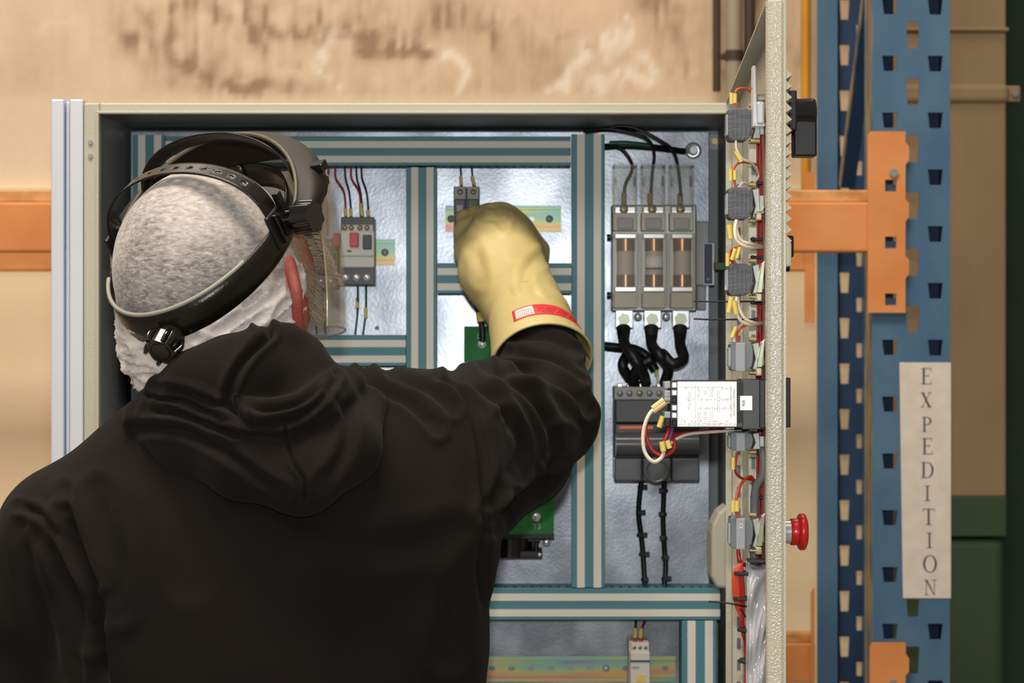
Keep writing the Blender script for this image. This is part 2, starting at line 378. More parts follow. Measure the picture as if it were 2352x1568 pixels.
# ------------------------------------------------------------ the setting
def struct(o): o['kind'] = 'structure'; return o
fl = MB().box((-5, -3, -.1), (5, 6, 0)).build('floor', mat('concrete', '8c8478', .8, col2='7a7368', nscale=4, bump=.1)); struct(fl)
YW = 5.2
def wall():
    xs = np.unique(np.round(np.concatenate([np.linspace(-5, -1.45, 8), np.arange(-1.45, 1.45, .012), np.linspace(1.45, 5, 8)]), 4))
    zs = np.unique(np.round(np.concatenate([[0, .8, 1.6], np.arange(1.88, 2.5, .012), np.linspace(2.5, 4.6, 8)]), 4))
    GX, GZ = np.meshgrid(xs, zs, indexing='ij'); n0, n1 = GX.shape
    p = np.stack([GX.ravel(), np.zeros(GX.size), GZ.ravel()], 1)
    px = CX+p[:, 0]*F/YW; py = CY-(p[:, 2]-EYE)*F/YW
    nz = lambda s, d, st=1.: vnoise(p*np.array([1, 1, st]), s, d)
    dark = np.zeros(len(p)); lime = np.zeros(len(p))
    Q = np.stack([px+nz(9, 1)*45+nz(25, 2)*14, py+nz(9, 3)*35+nz(25, 4)*10], 1)
    def band(pts, w_, a): return a*np.exp(-(seg_dist(Q, pts)/w_)**2)
    for pts, w_, a in (([(310, 30), (500, 60), (800, 60), (1000, 20)], 80, .30), ([(310, 150), (450, 190), (640, 215)], 40, .30), ([(575, 60), (600, 110)], 22, .5), ([(710, 80), (800, 85)], 14, .45), ([(1130, 60), (1170, 110)], 22, .4), ([(1290, 60), (1320, 70)], 10, .5), ([(1520, 20), (1560, 90), (1600, 160)], 36, .35), ([(700, 175), (710, 195)], 14, .35), ([(250, 75), (290, 105), (360, 120), (470, 140)], 22, .75), ([(300, 60), (330, 20), (520, 20), (700, 40), (900, 60)], 60, .35),
                       ([(470, 140), (520, 180), (585, 195)], 18, .8), ([(560, 60), (700, 70), (930, 85), (1000, 30)], 22, .45), ([(850, 100), (960, 100)], 14, .8),
                       ([(330, 110), (480, 170), (640, 200)], 60, .35), ([(1020, 30), (1240, 70), (1300, 130)], 50, .3), ([(1560, 40), (1620, 130), (1600, 200)], 60, .3),
                       ([(1450, 10), (1700, 20)], 40, .3), ([(640, 190), (1000, 205), (1300, 190)], 50, .22), ([(1745, 0), (1760, 300)], 30, .4), ([(1825, 40), (1830, 300)], 12, .5)):
        dark += band(pts, w_, a)*(.55+.65*np.clip(.5+nz(60, 7, .4), 0, 1))
    dark *= np.clip(.8+.6*nz(110, 9, .12)+.5*nz(45, 13), .1, 1.4)
    for pts, w_, a in (([(780, 60), (815, 80), (770, 120), (765, 150), (800, 190)], 11, 1.), ([(930, 190), (960, 140), (1000, 120), (1030, 150), (1040, 195)], 11, 1.1),
                       ([(1370, 60), (1390, 110), (1330, 190)], 26, .7), ([(1400, 60), (1480, 150), (1520, 190)], 26, .7), ([(1385, 100), (1400, 190)], 36, .55),
                       ([(940, 60), (1000, 130)], 9, .5), ([(1380, 70), (1365, 130), (1300, 200), (1240, 225)], 14, .8), ([(1390, 80), (1430, 170), (1490, 210)], 13, .8), ([(1415, 30), (1450, 90), (1500, 140), (1530, 190)], 9, .8), ([(1330, 210), (1420, 190), (1480, 215)], 18, .7), ([(60, 70), (150, 45), (220, 60)], 10, .4), ([(670, 175), (710, 185)], 9, .5), ([(1130, 30), (1300, 60)], 16, .3)):
        lime += band(pts, w_, a)*np.clip(.55+.55*nz(38, 11)+.45*nz(90, 12, .5), 0, 1.2)
    low = 1/(1+np.exp(-(py-222+nz(12, 15)*8)/5)); dark *= (1-low*.85); lime = np.maximum(lime*(1-low), 0); dark = np.clip(dark*1.1, 0, 1)
    base = np.array(lin('dfc9ac')); dk = np.array(lin('a0846a')); li = np.array(lin('f4e8d4')); cl = np.array(lin('e6d4b8'))
    c = base[None]*(1+.09*nz(5, 21)+.06*nz(22, 22, .5)+.05*nz(60, 23, .25))[:, None]; right = 1/(1+np.exp(-(px-900)/150))
    c = c*(1-right[:, None]*.12*np.array([0, .6, 1.]))
    c = c*(1-dark[:, None])+dk*dark[:, None]; lime = np.clip(lime, 0, .9)[:, None]; c = c*(1-lime)+li*lime; lo_ = (low*.7)[:, None]; c = c*(1-lo_)+cl*lo_
    V = [(a, YW, b) for a, _, b in p]; mb = MB()
    mb.add(V, [(i*n1+j, (i+1)*n1+j, (i+1)*n1+j+1, i*n1+j+1) for i in range(n0-1) for j in range(n1-1)])
    k = len(V); mb.add([(-5, YW, 0), (5, YW, 0), (5, YW, 4.6), (-5, YW, 4.6), (-5, YW+.2, 0), (5, YW+.2, 0), (5, YW+.2, 4.6), (-5, YW+.2, 4.6)],
                       [(4, 5, 6, 7), (0, 4, 7, 3), (1, 2, 6, 5), (3, 7, 6, 2), (0, 1, 5, 4)])
    m = mat('plaster', 'dfc9ac', .85, bump=.5, bscale=70, nscale=5, bdist=.004, stretch=(1, 1, .35))
    N = m.node_tree.nodes; a = N.new('ShaderNodeVertexColor'); a.layer_name = 'wear'; m.node_tree.links.new(a.outputs[0], N['Principled BSDF'].inputs['Base Color'])
    me = bpy.data.meshes.new('wall_back'); me.from_pydata(mb.v, [], mb.f); me.materials.append(m)
    at = me.color_attributes.new('wear', 'FLOAT_COLOR', 'POINT'); arr = np.ones((len(mb.v), 4), np.float32); arr[:, :3] = base; arr[:k, :3] = np.clip(c, 0, 1); at.data.foreach_set('color', arr.ravel())
    o = bpy.data.objects.new('wall_back', me); COL.objects.link(o); struct(o)
wall()
zt = P(0, 428, 5.17).z
struct(MB().box((-5, 5.16, 0), (1.02, 5.2, zt)).build('trim_1', M_['cream_wall'], bevel=.004))
struct(MB().box((1.0, 4.98, 0), (5, 5.06, 4.6)).build('wall_right', M_['dark_green']))
# column with straps
def column():
    a = P(2055, 0, 4.7).x; b = P(2311, 0, 4.7).x; zg = P(0, 1140, 4.7).z; zs = P(0, 1232, 4.7).z
    t = thing('steel_column', 'tan painted column with a green painted foot, behind the blue rack post', 'column', ((a+b)/2, 4.78, 0))
    MB().box((a, 4.7, zg), (b, 4.95, 4.4)).build('shaft', M_['column_paint'], t, bevel=.004, seg=2)
    MB().box((a-.002, 4.698, zs), (b+.001, 4.952, zg)).build('painted_foot', M_['green_paint'], t, bevel=.003, seg=2)
    MB().box((a-.003, 4.703, 0), (b-.002, 4.95, zs-.004)).build('painted_foot', M_['green_paint'], t, bevel=.02, seg=3)
    for y0, y1, lug in ((192, 236, 1), (62, 72, 0)):
        s = MB(); z0 = P(0, y1, 4.69).z; z1 = P(0, y0, 4.69).z
        s.box((a-.006, 4.69, z0), (b+.006, 4.96, z1))
        o = s.build('strap', M_['column_paint'], t, bevel=.012, seg=3)
        if lug:
            l = MB().box((b, 4.70, z0+.003), (b+.032, 4.712, z1-.003)).build('lug', M_['column_paint'], o, bevel=.004)
            MB().cyl((b+.019, 4.70, (z0+z1)/2), (b+.019, 4.692, (z0+z1)/2), .008, n=6).build('bolt', M_['zinc_dull'], o)
column()
def pipe(name, label, x, Y, r, m, y0=-400, y1=900, clips=(), z1=None):
    X = P(x, 0, Y).x; zb = P(0, y1, Y).z; t = thing(name, label, 'pipe', (X, Y, zb))
    MB().cyl((X, Y, zb), (X, Y, 4.4), r, n=20).build('tube', m, t)
    for c in clips:
        z = P(0, c, Y).z; MB().cyl((X, Y, z-.012), (X, Y, z+.012), r*1.16, n=20).box((X-r*1.5, Y, z-.006), (X+r*1.5, Y+r*1.6, z+.006)).build('clip', M_['dark_pipe'], t)
pipe('wall_pipe', 'pale grey pipe with a black clip running up the stained wall', 1686, 5.12, .019, M_['pale_pipe'], y1=470, clips=(128,))
pipe('wall_pipe', 'thin dark pipe left of the pale grey pipe on the wall', 1646, 5.14, .0095, M_['dark_pipe'], y1=210)
pipe('wall_pipe', 'dark brown pipe between the pale pipe and the open cabinet door', 1722, 5.12, .013, M_['dark_pipe'], y1=470, clips=())
pipe('wall_pipe', 'yellow gas pipe running up the wall right of the cabinet door', 1851, 5.1, .0115, M_['yellow_pipe'], y1=436, clips=())
# ------------------------------------------------------------ pallet rack
YF, YB = 3.7, 4.62
def trapez(x0, x1, y0, y1, Y, k=.12):
    w_ = (x1-x0)*k; return [(P(a, b, Y).x, P(a, b, Y).z) for a, b in ((x0, y0), (x1, y0), (x1-w_, y1), (x0+w_, y1))]
def rack_frame():
    a = P(2005, 0, YF).x; b = P(2182, 0, YF).x
    t = thing('rack_upright_frame', 'tall blue perforated pallet rack frame of two posts joined by a diagonal brace', 'rack frame', ((a+b)/2, 4.1, 0))
    H = []
    for k in range(-9, 26):
        y = 128+130.4*k
        if EYE+(CY-y)*YF/F < .06: continue
        H.append(trapez(2026, 2062, y, y+35, YF)); H.append(trapez(2131, 2166, y, y+36, YF)); H.append(trapez(2081, 2112, y-78, y-16, YF))
    H = [h for h in H if h[3][1] > .03 and h[0][1] < 3.2]
    plate_with_holes([(a, .01), (b, .01), (b, 3.25), (a, 3.25)], H, YF, .003).build('post_web', M_['rack_blue'], t)
    MB().box((a-.0005, YF+.0005, .01), (a+.003, YF+.085, 3.25)).build('post_side', M_['rack_worn'], t)
    MB().box((b-.003, YF+.003, .01), (b, YF+.085, 3.25)).build('post_side', M_['rack_navy_shade'], t)
    MB().box((a, YF+.085, .01), (P(2052, 0, YF+.085).x, YF+.088, 3.25)).build('post_lip', M_['rack_navy_shade'], t)
    MB().box((P(2118, 0, YF+.085).x, YF+.085, .01), (b, YF+.088, 3.25)).build('post_lip', M_['rack_navy_shade'], t)
    # back post: blue outer flange, holed web with its shade painted in navy, narrow inner flange
    x0, x1, x2, x3 = [P(x, 0, YB).x for x in (1877, 1927, 1986, 2003)]
    H = []
    for k in range(-9, 26):
        y = 208+104.5*k
        H.append(trapez(1929, 1951, y, y+46, YB+.03)); H.append(trapez(1967, 1980, y+58, y+90, YB+.03, .05))
    H = [h for h in H if h[3][1] > .03 and h[0][1] < 3.2]
    plate_with_holes([(x1-.002, .01), (x2, .01), (x2, 3.25), (x1-.002, 3.25)], H, YB+.03, .003).build('post_web', M_['rack_navy_shade'], t)
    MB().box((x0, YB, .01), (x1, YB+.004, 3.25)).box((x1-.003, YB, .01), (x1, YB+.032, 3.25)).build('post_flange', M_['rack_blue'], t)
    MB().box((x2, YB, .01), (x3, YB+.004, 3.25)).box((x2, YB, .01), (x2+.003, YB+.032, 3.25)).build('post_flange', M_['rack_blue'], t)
    for (p, q) in ((P(1948, 432, 4.35), P(2010, -60, 4.05)), (P(1942, 1640, 4.35), P(1990, 2700, 4.1))):
        d = (q-p).normalized(); u = Vector((0, 1, 0)); u = (u-d*u.dot(d)).normalized(); s = d.cross(u)
        if s.x < 0: s = -s
        w_ = .014
        MB().hexa([p-s*w_, p+s*w_, p+s*w_+u*.02, p-s*w_+u*.02, q-s*w_, q+s*w_, q+s*w_+u*.02, q-s*w_+u*.02]).build('brace', M_['rack_navy_shade'], t)
        MB().hexa([p-s*(w_+.003)-u*.001, p-s*w_-u*.001, p-s*w_+u*.02, p-s*(w_+.003)+u*.02, q-s*(w_+.003)-u*.001, q-s*w_-u*.001, q-s*w_+u*.02, q-s*(w_+.003)+u*.02]).build('brace_edge', M_['rack_worn'], t)
    MB().box((a-.02, YF-.01, 0), (b+.02, YF+.11, .01)).build('foot_plate', M_['rack_blue'], t)
    MB().box((x0-.02, YB-.01, 0), (x3+.02, YB+.11, .01)).build('foot_plate', M_['rack_blue'], t)
rack_frame()
def beam(label, Y, py_top, py_bot, cx0, cx1, cy0, cy1, m, left=-2.6, front=True):
    zt = P(0, py_top, Y).z; zb = P(0, py_bot, Y).z; xr = P(cx0+12, 0, Y).x
    t = thing('rack_beam', label, 'beam', ((left+xr)/2, Y+.03, zb))
    h = zt-zb
    MB().box((left, Y+.006, zb), (xr, Y+.05, zt-h*.2)).build('beam_box', m, t, bevel=.004)
    MB().box((left, Y+.012, zt-h*.2), (xr, Y+.045, zt-.0)).build('beam_lip', M_['rack_orange_dirty'], t, bevel=.003)
    A = lambda x, y: (P(x, y, Y).x, P(x, y, Y).z)
    out = [A(cx0, cy0+10), A(cx0+6, cy0), A(cx1-6, cy0)]
    if front:
        k = cy0+25
        while k < cy1-60:
            out += [A(cx1-6, k), A(cx1+2, k+10), A(cx1+2, k+40), A(cx1-6, k+52)]; k += 130.4
    out += [A(cx1-6, cy1), A(cx0, cy1)]
    H = []
    if front:
        y = cy0+111
        while y < cy1-10:
            H.append([A(2032, y), A(2058, y), A(2058, y+27), A(2032, y+27)]); y += 130.4
    plate_with_holes(out, H, Y-.004, .006).build('end_connector', m, t)
    if front:
        b = P(2052, cy0+95, Y-.004); MB().cyl(b, b+Vector((0, -.006, 0)), .0075, n=16).build('bolt', M_['zinc_dull'], t, bevel=.001)
beam('orange rack beam crossing behind the cabinet, bolted to the front blue post above the sign', YF-.012, 435, 578, 1993, 2085, 302, 718, M_['rack_orange'])
beam('orange rack beam below the sign on the front blue post, only its end plate in view', YF-.012, 1608, 1751, 1998, 2085, 1475, 1891, M_['rack_orange'])
beam('rear orange rack beam against the cream wall, just under the front beam', YB-.01, 500, 622, 1848, 1877, 395, 742, M_['rack_orange'], front=False)
beam('rear orange rack beam low in the rack, beside the red emergency button', YB-.01, 1455, 1570, 1862, 1877, 1350, 1700, M_['rack_orange'], front=False)
# ------------------------------------------------------------ the sign with its ten lettered sheets
def letter_polys(ch):
    bar = lambda x0, z0, x1, z1: [(x0, z0), (x1, z0), (x1, z1), (x0, z1)]
    t, T, s = .035, .13, .035; out = []
    def arc(cx, cz, ro, rz, ri, riz, a0, a1, n=14):
        for i in range(n):
            p, q = [math.radians(a0+(a1-a0)*k/n) for k in (i, i+1)]
            out.append([(cx+ro*math.cos(p), cz+rz*math.sin(p)), (cx+ro*math.cos(q), cz+rz*math.sin(q)), (cx+ri*math.cos(q), cz+riz*math.sin(q)), (cx+ri*math.cos(p), cz+riz*math.sin(p))])
    if ch == 'I': out += [bar(-.06, 0, .06, 1), bar(-.2, 0, .2, s), bar(-.2, 1-s, .2, 1)]
    if ch == 'E': out += [bar(-.25, 0, -.12, 1), bar(-.35, 0, .33, t), bar(-.35, 1-t, .31, 1), bar(-.12, .5, .15, .5+t), bar(.30, 0, .335, .22), bar(.28, .80, .31, 1), bar(.14, .42, .165, .62)]
    if ch == 'T': out += [bar(-.065, 0, .065, 1), bar(-.2, 0, .2, s), bar(-.4, 1-t, .4, 1), bar(-.4, .8, -.37, 1), bar(.37, .8, .4, 1)]
    if ch == 'P': out += [bar(-.25, 0, -.12, 1), bar(-.35, 0, 0, s), bar(-.35, 1-t, 0, 1), bar(-.12, .46, 0, .46+t)]; arc(0, .73, .33, .27, .2, .235, -90, 90)
    if ch == 'D': out += [bar(-.32, 0, -.19, 1), bar(-.42, 0, 0, t), bar(-.42, 1-t, 0, 1)]; arc(0, .5, .43, .5, .29, .463, -90, 90, 18)
    if ch == 'O': arc(0, .5, .44, .52, .31, .485, 0, 360, 30)
    if ch == 'X': out += [[(-.34, 1), (-.18, 1), (.34, 0), (.18, 0)], [(.27, 1), (.31, 1), (-.27, 0), (-.31, 0)], bar(-.42, 1-s, -.08, 1), bar(.12, 1-s, .42, 1), bar(-.42, 0, -.14, s), bar(.08, 0, .43, s)]
    if ch == 'N': out += [bar(-.31, 0, -.27, 1), bar(.27, 0, .31, 1), [(-.36, 1), (-.22, 1), (.31, 0), (.24, 0)], bar(-.42, 0, -.14, s), bar(.14, 1-s, .43, 1), bar(-.44, 1-s, -.25, 1)]
    return out
def sign():
    Y = YF-.0015
    seams = [832, 887, 942, 996, 1050, 1105, 1157, 1210, 1264, 1319, 1373]
    t = thing('paper_sign', 'vertical white paper sign reading EXPEDITION on the blue rack post', 'sign', P(2125, 1373, Y))
    L = [('E', 845, 882, 2128), ('X', 901, 935, 2127), ('P', 957, 991, 2129), ('E', 1006, 1043, 2130), ('D', 1061, 1097, 2130), ('I', 1115, 1150, 2130), ('T', 1168, 1205, 2133), ('I', 1223, 1258, 2135), ('O', 1275, 1314, 2136), ('N', 1331, 1366, 2137)]
    for i in range(10):
        y0, y1 = seams[i], seams[i+1]; xl0 = 2066+8*i/10; xl1 = 2066+8*(i+1)/10
        pts = [P(xl0, y0, Y), P(2184, y0, Y), P(2184, y1+.3, Y), P(xl1, y1+.3, Y)]
        sh = MB().prism([p+Vector((0, -.0001*(i % 2), 0)) for p in pts], (0, .001, 0)).build('paper_sheet', M_['sign_paper'], t)
        ch, a, b, cx = L[i]; h = (b-a)*Y/F; mb = MB(); o = P(cx, b, Y-.0006)
        for poly in letter_polys(ch): mb.prism([o+Vector((x*h*.92, 0, z*h)) for x, z in poly], (0, .0003, 0))
        mb.build('letter', M_['ink'], sh)
mk('sign_paper', 'd9cfc2', .7, col2='cfc4b6', nscale=30, bump=.15, bscale=60)
sign()
# ------------------------------------------------------------ the cabinet
YC, YP = 2.62, 2.90
XL = P(192, 0, YC).x; XR = .285; ZT = P(0, 236, YC).z; ZB = .12
def cabinet():
    t = thing('electrical_cabinet', 'large open cream steel electrical cabinet full of wiring', 'cabinet', ((XL+XR)/2, 2.78, 0))
    s = MB()
    s.box((XL, YC+.006, ZB), (XL+.002, 2.955, ZT)); s.box((XR-.002, YC+.006, ZB), (XR, 2.955, ZT))
    s.box((XL, YC+.006, ZT-.002), (XR, 2.955, ZT)); s.box((XL, YC+.006, ZB), (XR, 2.955, ZB+.002)); s.box((XL, 2.953, ZB), (XR, 2.955, ZT))
    s.build('shell', M_['cab_in'], t)
    w_, h_ = .0195, .0138
    s = MB()
    s.box((XL, YC, ZB), (XL+w_, YC+.010, ZT)); s.box((XR-.016, YC, ZB), (XR, YC+.010, ZT)); s.box((XL+w_, YC, ZT-h_), (XR-.016, YC+.010, ZT)); s.box((XL+w_, YC, ZB), (XR-.016, YC+.010, ZB+h_))
    s.build('front_flange', M_['cab_paint'], t, bevel=.002)
    s = MB()
    s.box((XL+w_-.003, YC-.008, ZB+h_), (XL+w_+.0005, YC, ZT-h_)); s.box((XL+w_-.003, YC-.008, ZT-h_-.0005), (XR-.016, YC, ZT-h_+.003)); s.box((XR-.0165, YC-.008, ZB+h_), (XR-.013, YC, ZT-h_+.003))
    s.build('gutter_lip', M_['cab_paint'], t, bevel=.001)
    for y in (327, 358): p = P(208, y, YC); MB().cyl(p, p+Vector((0, -.002, 0)), .003, n=10).build('rivet', M_['zinc_dull'], t)
    MB().box((P(300, 0, YP).x, YP, .2), (P(1629, 0, YP).x, YP+.003, P(0, 302, YP).z)).build('mounting_plate', M_['galv'], t, bevel=.001)
    for x, y in ((1640, 326), (1640, 1500)):
        p = P(x, y, 2.953); MB().cyl(p, p+Vector((0, -.003, 0)), .011, n=20).build('washer', M_['galv_back'], t); MB().cyl(p+Vector((0, -.003, 0)), p+Vector((0, -.010, 0)), .005, n=6).build('bolt', M_['brass'], t)
    MB().box((XL-.0, YC+.01, 0), (XR, 2.955, ZB)).build('plinth', M_['dark_grey'], t, bevel=.003)
    # pressed boss on the inner side wall
    a = P(1634, 1168, 2.78); b = P(1668, 1352, 2.78)
    MB().prism([P(x, y, 2.74) for x, y in ((1672, 1160), (1650, 1178), (1637, 1205), (1634, 1225), (1634, 1325), (1646, 1350), (1672, 1352))], (0, .06, 0)).build('hinge_reinforcement', mat('hinge_paint', 'a9a694', .5), t, bevel=.004, seg=3)
    # ---- door, swung open towards the room
    d0 = Vector((.2335, 1.83, 0)); d1 = Vector((.276, 2.605, 0)); n = Vector((-(d1-d0).y, (d1-d0).x, 0)).normalized()      # n points inside (-x)
    e = (d1-d0).normalized()
    def D(s_, off, z): p = d0+e*s_+n*off; return Vector((p.x, p.y, z))
    Lw = (d1-d0).length
    def dbox(mb, s0, s1, o0, o1, z0, z1): return mb.hexa([D(s0, o0, z0), D(s1, o0, z0), D(s1, o1, z0), D(s0, o1, z0), D(s0, o0, z1), D(s1, o0, z1), D(s1, o1, z1), D(s0, o1, z1)])
    door = dbox(MB(), 0, Lw, 0, .0018, ZB, ZT).build('door', M_['cab_paint'], t)
    # folded rim: rounded near edge, top and bottom returns
    pr = [(0, .0), (.0, .0165), (.010, .0165), (.010, .0145), (.0018, .0145), (.0018, 0)]
    s = MB(); s.prism([D(a_, b_, ZB) for a_, b_ in [(.004, 0), (.0012, .0012), (0, .004), (0, .0125), (.0012, .0152), (.004, .0165), (.012, .0165), (.012, 0)]], (0, 0, ZT-ZB)); s.build('near_rim', M_['door_rim'], door, bevel=.0012, seg=3)
    dbox(MB(), .012, Lw, .0018, .0165, ZT-.002, ZT).build('top_return', M_['cab_paint'], door)
    dbox(MB(), .012, Lw, .0018, .0165, ZB, ZB+.002).build('bottom_return', M_['cab_paint'], door)
    dbox(MB(), Lw-.002, Lw, .0018, .0165, ZB, ZT).build('hinge_return', M_['cab_paint'], door)
    g = dbox(MB(), .022, .030, .0018, .008, ZB+.02, ZT-.085); g.build('gasket', M_['grille'], door, bevel=.001)
    # perforated stiffening rails on the inside
    for s0, s1, h in ((.36, .385, .012), (.655, .68, .014)):
        r = MB(); dbox(r, s0, s1, .0018, h, ZB+.06, ZT-.05)
        ro = r.build('stiffening_rail', M_['cab_paint'], door, bevel=.001)
        z = ZB+.3; sl = MB()
        while z < ZT-.1: dbox(sl, s0-.0008, s0+.0002, .005, .009, z, z+.012); z += .025
        tag(sl.build('rail_slots', M_['mid_grey'], door), kind='stuff')
    # louvred grille on the outside
    lv = MB(); z1 = P(0, 172, 1.95).z; z0 = P(0, 560, 1.95).z; k = z1
    sa, sb = .075, .20
    while k > z0:
        q = .0098; lv.add([D(sa, -.005, k), D(sa, -.005, k-q), D(sa, -.0108, k-q*.6), D(sb, -.005, k), D(sb, -.005, k-q), D(sb, -.0108, k-q*.6)], [(0, 1, 2), (5, 4, 3), (0, 2, 5, 3), (2, 1, 4, 5), (1, 0, 3, 4)])
        ob = lv.build('louvre_blade', M_['grille'], door); lv = MB(); k -= q
    dbox(MB(), sa-.001, sb+.001, -.0052, 0, z0, z1+.001).build('grille_frame', M_['grille'], door)
    dbox(MB(), sa, sb, -.0105, 0, z0-.022, z0).build('grille_frame', M_['grille'], door, bevel=.002)
    return t, door, D, dbox
mk('door_rim', 'a8a392', .22, bump=.6, bscale=620, nscale=3, bdist=.0011, col2='b8b29c', coat=.6, detail=.8)
CAB, DOOR, D, dbox = cabinet()
ax = P(117, 0, 2.62).x; bx_ = XL-.0006
def profile():
    t = thing('aluminium_profile', 'upright white aluminium slot profile along the left side of the cabinet', 'profile', ((ax+bx_)/2, 2.64, 0))
    zt = P(0, 228, 2.62).z; w_ = bx_-ax
    MB().box((ax, 2.62, 0), (ax+w_*.40, 2.66, zt)).build('profile_flange', M_['alu'], t, bevel=.0015)
    MB().box((ax+w_*.58, 2.62, 0), (bx_, 2.66, zt)).build('profile_flange', M_['alu'], t, bevel=.0015)
    MB().box((ax+w_*.40, 2.634, 0), (ax+w_*.58, 2.655, zt-.001)).build('groove', M_['alu_groove'], t)
    MB().box((ax+w_*.44, 2.626, 0), (ax+w_*.54, 2.634, zt-.002)).build('groove_insert', M_['alu'], t, bevel=.002)
profile()
# ------------------------------------------------------------ wiring ducts
def duct(label, x0, y0, x1, y1, vert, slots=(1, 1), Yf=2.83):
    a = P(x0, y1, Yf); b = P(x1, y0, Yf); t = thing('wiring_duct', label, 'cable duct', ((a.x+b.x)/2, YP, a.z), 'teal wiring ducts on the mounting plate')
    w_ = (b.x-a.x) if vert else (b.z-a.z); c = .0015
    MB().box((a.x, Yf+.0006, a.z), (b.x, Yf+.0022, b.z)).build('cover', M_['duct_teal'], t, bevel=.0006)
    lips = MB()
    if vert: lips.box((a.x, Yf+.0022, a.z), (a.x+c, Yf+.011, b.z)).box((b.x-c, Yf+.0022, a.z), (b.x, Yf+.011, b.z))
    else: lips.box((a.x, Yf+.0022, a.z), (b.x, Yf+.011, a.z+c)).box((a.x, Yf+.0022, b.z-c), (b.x, Yf+.011, b.z))
    lips.build('cover_lip', M_['duct_teal'], t)
    for f0, f1 in ((.165, .395), (.665, .895)):
        if vert: MB().box((a.x+w_*f0, Yf, a.z), (a.x+w_*f1, Yf+.0008, b.z)).build('cream_stripe', M_['duct_stripe'], t)
        else: MB().box((a.x, Yf, b.z-w_*f1), (b.x, Yf+.0008, b.z-w_*f0)).build('cream_stripe', M_['duct_stripe'], t)
    for side in (0, 1):
        if not slots[side]: continue
        m = MB(); L0, L1 = (a.z, b.z) if vert else (a.x, b.x); q = L0+.002
        ww = (a.x+c, a.x+2*c) if (vert and side == 0) else (b.x-2*c, b.x-c) if vert else (b.z-2*c, b.z-c) if side == 0 else (a.z+c, a.z+2*c)
        def bb(p, r, ya, yb): m.box((ww[0], ya, p), (ww[1], yb, r)) if vert else m.box((p, ya, ww[0]), (r, yb, ww[1]))
        bb(L0, L1, YP-.022, YP-.0005)
        while q+.008 < L1: bb(q, q+.0078, Yf+.008, YP-.022); q += .0118
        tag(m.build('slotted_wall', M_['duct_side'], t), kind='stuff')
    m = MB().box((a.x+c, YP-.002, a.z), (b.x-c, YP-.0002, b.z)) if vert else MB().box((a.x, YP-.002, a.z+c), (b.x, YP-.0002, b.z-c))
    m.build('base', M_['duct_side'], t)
duct('vertical teal and cream wiring duct along the far left of the cabinet, behind the head', 305, 310, 378, 2300, True, (0, 1))
duct('horizontal teal and cream wiring duct along the top of the cabinet', 380, 313, 1311, 380, False, (0, 1))
duct('vertical teal and cream wiring duct between the motor breaker and the gloved hand', 933, 384, 1003, 1344, True)
duct('tall vertical teal and cream wiring duct just left of the fuse holders', 1313, 308, 1389, 1349, True)
duct('short horizontal teal and cream wiring duct behind the wrist of the glove', 1005, 604, 1312, 674, False)
duct('horizontal teal and cream wiring duct under the visor and motor breaker', 380, 769, 932, 840, False)
duct('lowest horizontal teal and cream wiring duct, across the bottom under the isolator', 380, 1351, 1654, 1423, False)
duct('short vertical teal and cream wiring duct at the bottom right corner', 1566, 1425, 1646, 2300, True, (1, 0))
# ------------------------------------------------------------ rails
def rail(label, x0, x1, yc, holes, screws):
    Yf = 2.8925; h = .0175; zc = P(0, yc, Yf).z; a = P(x0, 0, Yf).x; b = P(x1, 0, Yf).x
    t = thing('mounting_rail', label, 'rail', ((a+b)/2, YP, zc-h), 'rainbow zinc mounting rails')
    MB().box((a, Yf, zc+h-.0045), (b, Yf+.001, zc+h)).box((a, Yf, zc-h), (b, Yf+.001, zc-h+.0045)).build('rail_flange', M_['passivated'], t)
    MB().box((a, Yf, zc+h-.0055), (b, YP-.0006, zc+h-.0045)).box((a, Yf, zc-h+.0045), (b, YP-.0006, zc-h+.0055)).build('rail_side', M_['passivated'], t)
    r = .0032
    mb = MB(); H = []
    for x in holes:
        X = P(x, 0, 2.899).x; H.append([(X+r*1.5*math.cos(k*math.pi/5), zc+r*math.sin(k*math.pi/5)) for k in range(10)])
    plate_with_holes([(a, zc-h+.005), (b, zc-h+.005), (b, zc+h-.005), (a, zc+h-.005)], H, 2.8985, .001).build('rail_web', M_['passivated'], t)
    for x in screws:
        X = P(x, 0, 2.897).x; MB().lathe((X, 2.8985, zc), (0, -1, 0), [(0, .0052), (.0015, .005), (.003, .0035), (.0036, .0)], n=16).build('screw', M_['zinc'], t)
rail('mounting rail behind the gloved hand, in the top middle bay', 1023, 1289, 502, (1047, 1090, 1130, 1175, 1220), (1036, 1262))
rail('short mounting rail holding the motor breaker beside the visor', 620, 907, 579, (640, 700, 760, 820), (884,))
rail('long punched mounting rail at the bottom of the cabinet', 700, 1552, 1536, [725+45*k for k in range(15)]+[1437, 1528], (1392,))
